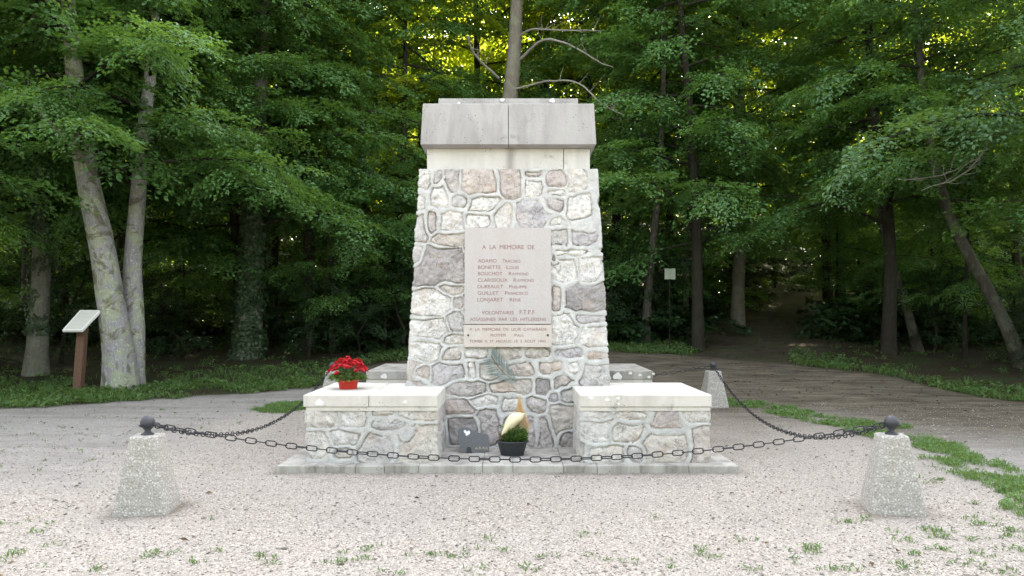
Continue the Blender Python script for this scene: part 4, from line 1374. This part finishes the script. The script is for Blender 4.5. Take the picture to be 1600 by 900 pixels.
# weeds scattered on the gravel, placed where the photo has them
wp = [(20, 868, 5), (20, 818, 3), (60, 835, 2), (229, 873, 2), (255, 870, 3), (310, 880, 2), (338, 860, 1), (412, 870, 4), (430, 883, 2), (570, 861, 4), (527, 878, 4), (575, 876, 2), (660, 868, 2), (700, 868, 2), (723, 868, 2),
      (762, 843, 2), (773, 860, 3), (755, 888, 2), (910, 834, 2), (852, 869, 2), (940, 872, 2), (971, 878, 1), (1090, 858, 3), (1102, 871, 2), (1155, 845, 3), (1103, 872, 2), (1270, 858, 6), (1262, 862, 4), (1323, 817, 5), (1358, 810, 3),
      (1462, 830, 8), (1470, 838, 6), (1405, 843, 4), (1530, 818, 5), (1545, 822, 3), (1475, 861, 5), (1430, 866, 4), (1590, 830, 9), (1575, 838, 5), (1528, 845, 3), (1497, 881, 4), (1463, 750, 5), (1450, 755, 3), (1545, 745, 8), (1560, 752, 8),
      (1580, 760, 9), (1535, 752, 6), (1590, 770, 9), (1570, 772, 7), (1527, 787, 2), (1585, 860, 3), (1430, 893, 3), (1300, 895, 3), (1325, 893, 2), (1224, 668, 2), (1128, 632, 3), (1118, 636, 3), (1390, 756, 1), (390, 650, 1), (1410, 885, 2), (1240, 880, 1),
      (1180, 890, 2), (620, 895, 2), (820, 890, 2), (160, 895, 2), (95, 852, 2), (1040, 885, 2), (1540, 870, 3), (1380, 830, 1), (1560, 895, 4)]
cs = []
for px, py, n in wp:
    d = FPX * HC / (py - HY); x_ = (px - 800) * d / FPX
    cs += [(x_ + rg.normal(0, 0.05), d + rg.normal(0, 0.035)) for _ in range(int(n * 1.1) + 1)]
cs += [tuple(p) for p in sample(20, -9, 6, 4.5, 6.0, lambda a, b_: np.ones(len(a), bool))]
cs += [tuple(p) for p in sample(120, -9, -2.2, 7.5, 12.5, lambda a, b_: np.hypot(a, b_ - 9.5) > 4.0)]
cs = np.array(cs)
fo = Foliage()
v = blades(cs, rg, 5, 0.015, 0.05, 0.018); fo.raw(v, rg.uniform(0.2, 0.8, len(v)))
v = rosettes(cs, rg, 3, 0.03, 0.02); fo.raw(v, rg.uniform(0.1, 0.7, len(v)))
o = fo.build('gravel_weeds', M['grass'], None)
tag(o, 'small green weeds sprouting here and there through the gravel', 'weeds', kind='stuff')
# fallen leaves
cl_ = np.concatenate([sample(2600, -14, 16, 13, 28, lambda a, b_: rg.uniform(0, 1, len(a)) < 0.9), sample(260, -8, 9, 4.3, 14, lambda a, b_: (np.abs(a) > 2.4) | (b_ < 7.3)), sample(2200, 0, 15, 11, 26, lambda a, b_: b_ + 0.6 * a > 15.5)])
n = len(cl_)
pos = np.stack([cl_[:, 0], cl_[:, 1], terr(cl_[:, 0], cl_[:, 1]) + 0.006], 1)
a = rg.uniform(0, 6.3, n)
v = leaves(pos, np.stack([np.cos(a), np.sin(a), rg.uniform(-.1, .3, n)], 1), np.stack([rg.normal(0, .3, n), rg.normal(0, .3, n), np.ones(n)], 1), rg.uniform(.03, .07, n), rg.uniform(.015, .04, n), 0.25)
fo = Foliage(); fo.raw(v, rg.uniform(0, 1, n))
o = fo.build('leaf_litter', M['deadleaf'], None)
tag(o, 'dry brown fallen leaves scattered on the track and forest floor', 'leaf litter', kind='stuff')
# loose pebbles
def pebbles():
    N = 60000
    yv = 4.2 + 9 * rg.uniform(0, 1, N) ** 1.6
    xv = rg.uniform(-1, 1, N) * (0.8 + 0.7 * yv)
    ok = ~((np.abs(xv - X0) < 2.24) & (yv > 7.36))
    xv, yv = xv[ok], yv[ok]
    N = len(xv)
    r = rg.gamma(2.5, 0.0014, N) + 0.0020
    base = np.array([[1, 0, 0], [-1, 0, 0], [0, 1, 0], [0, -1, 0], [0, 0, 1], [0, 0, -1]], float)
    V = base[None] * (1 + rg.uniform(-.35, .35, (N, 6, 1)))
    an = rg.uniform(0, 6.3, N); c, s = np.cos(an), np.sin(an)
    V = np.stack([V[..., 0] * c[:, None] - V[..., 1] * s[:, None], V[..., 0] * s[:, None] + V[..., 1] * c[:, None], V[..., 2] * 0.6], -1)
    V = V * r[:, None, None]
    V[..., 0] += xv[:, None]; V[..., 1] += yv[:, None]; V[..., 2] += (terr(xv, yv) + r * 0.25)[:, None]
    f = np.array([[0, 2, 4], [2, 1, 4], [1, 3, 4], [3, 0, 4], [2, 0, 5], [1, 2, 5], [3, 1, 5], [0, 3, 5]])
    F = (np.arange(N)[:, None, None] * 6 + f[None]).reshape(-1, 3)
    t = np.repeat(rg.uniform(0, 1, N) ** 1.4 * 0.9, 6)
    return np_mesh('loose_gravel', V.reshape(-1, 3), [F], M['pebble'], None, {'tint': t})
tag(pebbles(), 'pale pink and white gravel stones lying loose on the yard', 'gravel', kind='stuff')

# ------------------------------------------------------------------ flowers and tributes
def lathe(name, prof, mat, parent, seg=32, sx=1, sy=1):
    V = [(r_ * math.cos(2 * math.pi * i / seg) * sx, r_ * math.sin(2 * math.pi * i / seg) * sy, z_) for r_, z_ in prof for i in range(seg)]
    I = np.arange(len(prof) * seg).reshape(-1, seg); J = np.roll(I, -1, 1)
    return np_mesh(name, V, [np.stack([I[:-1], J[:-1], J[1:], I[1:]], -1).reshape(-1, 4)], mat, parent, None, True)
rg = np.random.default_rng(90)
# red begonia
by = 8.12
rp = empty('potted_begonia', ((544 - 800) * by / FPX, by, 0.7555))
tag(rp, 'red flowering begonia in a red plastic pot on the left stone wing', 'potted plant')
pt = lathe('pot', [(0, 0.0), (0.086, 0.0), (0.090, 0.004), (0.108, 0.088), (0.116, 0.09), (0.117, 0.100), (0.106, 0.100), (0.104, 0.082), (0, 0.082)], M['redpot'], rp)
n = 420
a = rg.uniform(0, 6.3, n); rr_ = np.sqrt(rg.uniform(0, 1, n)) * 0.17
pos = np.stack([np.cos(a) * rr_, np.sin(a) * rr_, 0.10 + rg.uniform(0, .09, n) * (1 - rr_ / 0.3)], 1)
v = leaves(pos, np.stack([np.cos(a), np.sin(a), rg.uniform(-.4, .5, n)], 1), np.stack([rg.normal(0, .3, n), rg.normal(0, .3, n), np.ones(n)], 1), rg.uniform(.03, .065, n), rg.uniform(.025, .045, n), .15)
fo = Foliage(); fo.raw(v, rg.uniform(0, 1, n)); fo.build('leaves', M['potleaf'], rp)
fo = Foliage()
nf = 64
for k in range(nf):
    th = k * 2.39996; u = (k + .5) / nf
    rad = math.sqrt(u) * 0.19
    c = np.array([math.cos(th) * rad, math.sin(th) * rad, 0.20 + 0.095 * math.sqrt(max(0, 1 - (rad / 0.205) ** 2)) - 0.04 * (rad / .19) ** 2 + rg.uniform(-.03, .022) + 0.012 * math.sin(3 * th)])
    nrm = unit(np.array([c[0] * 4, c[1] * 4, 0.9]) + rg.normal(0, .25, 3))
    t1_ = unit(np.cross(nrm, [0.3, 1, 0.1])); t2_ = np.cross(nrm, t1_)
    m = 15
    aa = np.arange(m) * 2.4
    tilt = np.linspace(0.15, 1.3, m)[:, None]
    dd = (np.cos(aa)[:, None] * t1_ + np.sin(aa)[:, None] * t2_) + tilt * nrm
    v = leaves(np.repeat(c[None], m, 0), dd, np.repeat(nrm[None], m, 0) - 0.4 * dd, np.full(m, .034), np.full(m, .032), .2)
    fo.raw(v, np.clip(rg.uniform(0, 1, m), 0, 1))
fo.build('flowers', M['petal'], rp)

# dark bowl with a small plant, straw and a cream bract
py_ = 7.94
bp = empty('planted_bowl', ((800.5 - 800) * py_ / FPX, py_, 0.089))
tag(bp, 'oval dark grey planter bowl with green chrysanthemum leaves, straw and cream dried leaf', 'potted plant')
bowl = lathe('bowl', [(0, 0.0), (0.112, 0.0), (0.120, 0.006), (0.152, 0.128), (0.158, 0.132), (0.172, 0.136), (0.174, 0.146), (0.156, 0.150), (0.150, 0.135), (0, 0.130)], M['blackpot'], bp, 40, 1, 0.68)
lathe('soil', [(0.148, 0.131), (0.10, 0.140), (0.0, 0.143)], M['soil'], bp, 30, 1, 0.68)
n = 620
a = rg.uniform(0, 6.3, n); rr_ = np.sqrt(rg.uniform(0, 1, n))
pos = np.stack([0.03 + np.cos(a) * rr_ * 0.10, np.sin(a) * rr_ * 0.08, 0.14 + rg.uniform(0, 1, n) * (1 - rr_ * .6) * 0.17 + 0.025 * np.sin(a * 5)], 1)
v = leaves(pos, np.stack([np.cos(a), np.sin(a), rg.uniform(0, 1.2, n)], 1), np.stack([rg.normal(0, .4, n), rg.normal(0, .4, n) - .5, np.ones(n)], 1), rg.uniform(.03, .062, n), rg.uniform(.015, .03, n), .2)
fo = Foliage(); fo.raw(v, rg.uniform(0, 1, n))
n = 60
pos = np.stack([-0.10 + rg.normal(0, .018, n), rg.normal(0, .02, n), rg.uniform(.15, .30, n)], 1)
v = leaves(pos, rg.normal(0, 1, (n, 3)) + [0, -.3, .3], rg.normal(0, .3, (n, 3)) + [0, -.4, 1], rg.uniform(.02, .04, n), rg.uniform(.015, .025, n)); fo.raw(v, rg.uniform(0, .4, n))
fo.build('leaves', M['potleaf'], bp)
acc = Acc()
for k in range(46):
    x_ = rg.normal(-0.105, .022); y0_ = rg.normal(0, .02); L = rg.uniform(.04, .12)
    acc.add(*tube(np.array([[x_, y0_, .13], [x_ + rg.normal(0, .015), y0_ + rg.normal(0, .015), .13 + L * .6], [x_ + rg.normal(0, .03), y0_ + rg.normal(0, .02), .13 + L]]), [.0018, .0016, .001], 3))
acc.build('dry_stems', M['twig'], bp)
acc = Acc()
for k in range(120):      # straw cone fanning downward from a narrow tip
    tip = np.array([0.072 + rg.normal(0, .006), 0.075 + rg.normal(0, .005), 0.14 + 0.145 + 0.33 * rg.uniform(.55, 1.0)])
    bx_ = 0.085 + rg.uniform(-.05, .05)
    bs = np.array([bx_, 0.07 + rg.normal(0, .014), 0.135])
    md = (tip * .38 + bs * .62); md[0] += (bx_ - .075) * 1.15
    acc.add(*tube(np.array([bs, md, tip]), [.0019, .0017, .001], 3))
acc.build('straw_cone', M['straw'], bp)
# cream bract: a curled boat-shaped leaf
nu_, nv_ = 22, 9
V = []
A = np.array([-0.112, -0.05, 0.215]); Bp = np.array([0.125, 0.0, 0.425])
for i in range(nu_):
    t = i / (nu_ - 1)
    c = A * (1 - t) + Bp * t + np.array([0, 0, 0.035 * math.sin(math.pi * t)])
    wd = 0.058 * (math.sin(math.pi * min(1, t * 1.02 + .02)) ** 0.65) * (0.65 + 0.6 * t) if 0 < t < 1 else 0.002
    for j in range(nv_):
        s = -1 + 2 * j / (nv_ - 1)
        V.append((c[0] + s * wd * -0.62, c[1] - 0.05 * (1 - s * s) * (wd / .06), c[2] + s * wd * 0.95 + 0.006 * math.sin(9 * t + 4 * s) + 0.004 * math.sin(14 * s)))
I = np.arange(nu_ * nv_).reshape(nu_, nv_)
br = np_mesh('cream_leaf', V, [np.stack([I[:-1, :-1], I[1:, :-1], I[1:, 1:], I[:-1, 1:]], -1).reshape(-1, 4)], M['cream'], bp, None, True)
sm = br.modifiers.new('thickness', 'SOLIDIFY'); sm.thickness = 0.002

# polished black plaque
gy_ = 8.10
gp = empty('granite_plaque', ((741 - 800) * gy_ / FPX, gy_, 0.089), 0)
tag(gp, 'small polished black granite plaque with wavy top and white dove at the memorial foot', 'plaque')
def gpt(u, v_): # crop pixel (1149x900 over 60x47 px) -> local x,z
    return ((710 + u / 19.15) - 741) * gy_ / FPX, HC - ((665 + v_ / 19.15) - HY) * gy_ / FPX - 0.089
outl = [(190, 790), (160, 700), (120, 450), (92, 230), (120, 140), (190, 95), (300, 82), (420, 100), (520, 150), (620, 205), (730, 245), (830, 255), (940, 262), (1000, 290), (1030, 350), (1048, 560), (1045, 740), (1020, 775), (700, 785)]
bm = bmesh.new()
fr, bk = [], []
for u, v_ in outl:
    x_, z_ = gpt(u, v_)
    yy_ = (z_ - 0.03) * 0.28
    fr.append(bm.verts.new((x_, yy_, z_))); bk.append(bm.verts.new((x_, yy_ + 0.022, z_ - 0.004)))
bm.faces.new(fr); bm.faces.new(bk[::-1])
for i in range(len(fr)): bm.faces.new((fr[i], fr[(i + 1) % len(fr)], bk[(i + 1) % len(fr)], bk[i]))
gs = bm_obj('granite_slab', bm, M['granite'], gp)
def flat(name, pts_, mat, parent, th=0.0015):
    bm = bmesh.new()
    a_, b_ = [], []
    for u, v_ in pts_:
        x_, z_ = gpt(u, v_)
        yy_ = (z_ - 0.03) * 0.28
        a_.append(bm.verts.new((x_, yy_ - th, z_))); b_.append(bm.verts.new((x_, yy_ + 0.003, z_)))
    bm.faces.new(a_)
    for i in range(len(a_)): bm.faces.new((a_[i], a_[(i + 1) % len(a_)], b_[(i + 1) % len(a_)], b_[i]))
    return bm_obj(name, bm, mat, parent)
flat('white_dove', [(270, 190), (290, 155), (330, 155), (352, 195), (385, 190), (420, 170), (455, 185), (468, 230), (450, 275), (400, 300), (360, 325), (330, 310), (330, 260), (290, 240)], M['whitemark'], gs)
flat('foot_support', [(365, 800), (370, 680), (400, 645), (470, 645), (500, 680), (520, 790), (550, 850), (460, 870)], M['iron'], gp, 0.03)
def gtext(s, u0, v0, u1, v1, mat):
    (xa, zb), (xb, zt) = gpt(u0, v1), gpt(u1, v0)
    V2, F = text_verts(s, xa, xb, zb, zt)
    me = bpy.data.meshes.new('gold_lettering')
    me.from_pydata([(p[0], (p[1] - .03) * .28 - .002, p[1]) for p in V2], [], F); me.update(); me.materials.append(mat)
    link(bpy.data.objects.new('gold_lettering', me), gs)
gtext('A.R.A.C', 620, 640, 1010, 700, M['gold'])

# grey green frond hanging on the wall
fz = 1.0
fl = empty('dried_frond', (0, 0, 0))
tag(fl, 'grey green dried frond hanging on the memorial wall below the plaque', 'frond')
def wall(px, py, off):
    d = 8.38; x_ = (px - 800) * d / FPX; z_ = HC - (py - HY) * d / FPX
    return np.array([x_, shaft_y(z_) - off, z_])
ax_ = np.array([wall(767, 556, .05), wall(776, 570, .06), wall(786, 582, .07), wall(800, 592, .07), wall(806, 598, .06)])
axr = resample(ax_, 20)
acc = Acc(); acc.add(*tube(axr, np.linspace(.006, .003, 20), 5))
acc.build('stalk', M['twig'], fl)
fo = Foliage()
for i, t in enumerate(np.linspace(0.05, 0.98, 26)):
    p = np.array([np.interp(t, np.linspace(0, 1, 20), axr[:, k]) for k in range(3)])
    dax = unit(ax_[-1] - ax_[0])
    for s in (-1, 1):
        side = np.array([dax[2], 0, -dax[0]]) * s
        d = dax * (-0.8 if s < 0 else -0.5) + side * 0.75 + np.array([0, -.12, 0]) + rg.normal(0, .06, 3)
        L = 0.16 * math.sin(math.pi * min(1, t * .85 + .12)) + .04
        fo.raw(leaves(p[None], d[None], np.array([[0.1, -1, 0.1]]), L, .011, .1), rg.uniform(0, 1, 1))
fr_ = fo.build('leaflets', M['frond'], fl)
# two leaves pointing right from its foot
# ------------------------------------------------------------------ information lectern at the left
ly = 14.6
lz = terr1((122 - 800) * ly / FPX, ly)
le = empty('information_lectern', ((122 - 800) * ly / FPX, ly, lz))
tag(le, 'tilted white information board on a brown wooden post at the left', 'information board')
bm = bmesh.new()
add_box(bm, (-0.075, -0.075, -0.2), (0.075, 0.075, 1.36 - lz), 0.008)
for v in bm.verts:
    v.co.x += v.co.z * 0.075
    if v.co.z > 0.5: v.co.z += v.co.y * 0.75
bm_obj('post', bm, M['wood'], le)
# board: measured corners (px) near edge 97..(80+275/5.62), far edge further back and higher
def board(thk, off, inset, name, mat, parent):
    nx0, nx1 = (-0.128 + inset), (0.241 - inset)
    fx0, fx1 = (-0.076 + inset), (0.331 - inset)
    zn, zf = 1.24 - lz, 1.618 - lz
    yn, yf = -0.30, 0.20
    f0, f1 = inset / 0.6, 1 - inset / 0.6
    def pt(u, v_):
        a = nx0 + (nx1 - nx0) * u; b_ = fx0 + (fx1 - fx0) * u
        return Vector((a + (b_ - a) * v_, yn + (yf - yn) * v_, zn + (zf - zn) * v_ + off))
    bm = bmesh.new()
    c = [pt(0, f0), pt(1, f0), pt(1, f1), pt(0, f1)]
    nrm = (c[1] - c[0]).cross(c[3] - c[0]).normalized()
    t_ = [bm.verts.new(p) for p in c]; b_ = [bm.verts.new(p - nrm * thk) for p in c]
    bm.faces.new(t_); bm.faces.new(b_[::-1])
    for i in range(4): bm.faces.new((t_[i], b_[i], b_[(i + 1) % 4], t_[(i + 1) % 4]))
    return bm_obj(name, bm, mat, parent)
bo = board(0.045, 0.0, 0.0, 'board', M['board'], le)
def mat_print():
    t = NT('printed_text_sheet')
    co = t.coord()
    wv = t.new('ShaderNodeTexWave'); wv.bands_direction = 'Z'; wv.inputs['Scale'].default_value = 12; wv.inputs['Distortion'].default_value = 1.2; wv.inputs['Detail Scale'].default_value = 8
    t.ln(co, wv.inputs['Vector'])
    c = t.mix(t.ramp(wv.outputs['Fac'], [(0.6, 0.0), (0.8, 0.55)]), (0.62, 0.61, 0.56), (0.40, 0.39, 0.36))
    t.color(c); t.rough(0.5)
    return t.m
board(0.004, 0.006, 0.03, 'printed_sheet', mat_print(), bo)

# small white sign in the wood, right of the memorial
sx_, sy_ = (1046.5 - 800) * 20.5 / FPX, 20.5
sz_ = HC - (428 - HY) * 20.5 / FPX
g0 = terr1(sx_, sy_)
sg_ = empty('small_sign', (sx_, sy_, g0))
tag(sg_, 'small square pale sign on a thin post in the dark wood right of the memorial', 'sign')
bm = bmesh.new()
h_ = sz_ - g0
q = 0.145
outl = [(-q, -q), (-0.02, -q), (0, -q + .015), (0.02, -q), (q, -q), (q, q), (0.03, q), (0, q - .02), (-0.03, q), (-q, q)]
a_ = [bm.verts.new((x_, -0.035, h_ + z_)) for x_, z_ in outl]; b_ = [bm.verts.new((x_, -0.02, h_ + z_)) for x_, z_ in outl]
bm.faces.new(a_); bm.faces.new(b_[::-1])
for i in range(len(a_)): bm.faces.new((a_[i], a_[(i + 1) % len(a_)], b_[(i + 1) % len(a_)], b_[i]))
pl = bm_obj('sign_panel', bm, simple('greenish_grey_panel', (0.27, 0.30, 0.24), 0.7), sg_)
blob('bolt', 0, -0.037, h_, 0.012, M['iron'], pl, sq=1)
acc = Acc(); acc.add(*tube(np.array([[0, 0, -.3], [0, 0, h_ * .5], [0, 0, h_ + .1]]), [.011, .010, .009], 8)); acc.build('post', M['bark_dark'], sg_)

print('objects', len(bpy.data.objects), 'verts', sum(len(m.vertices) for m in bpy.data.meshes))
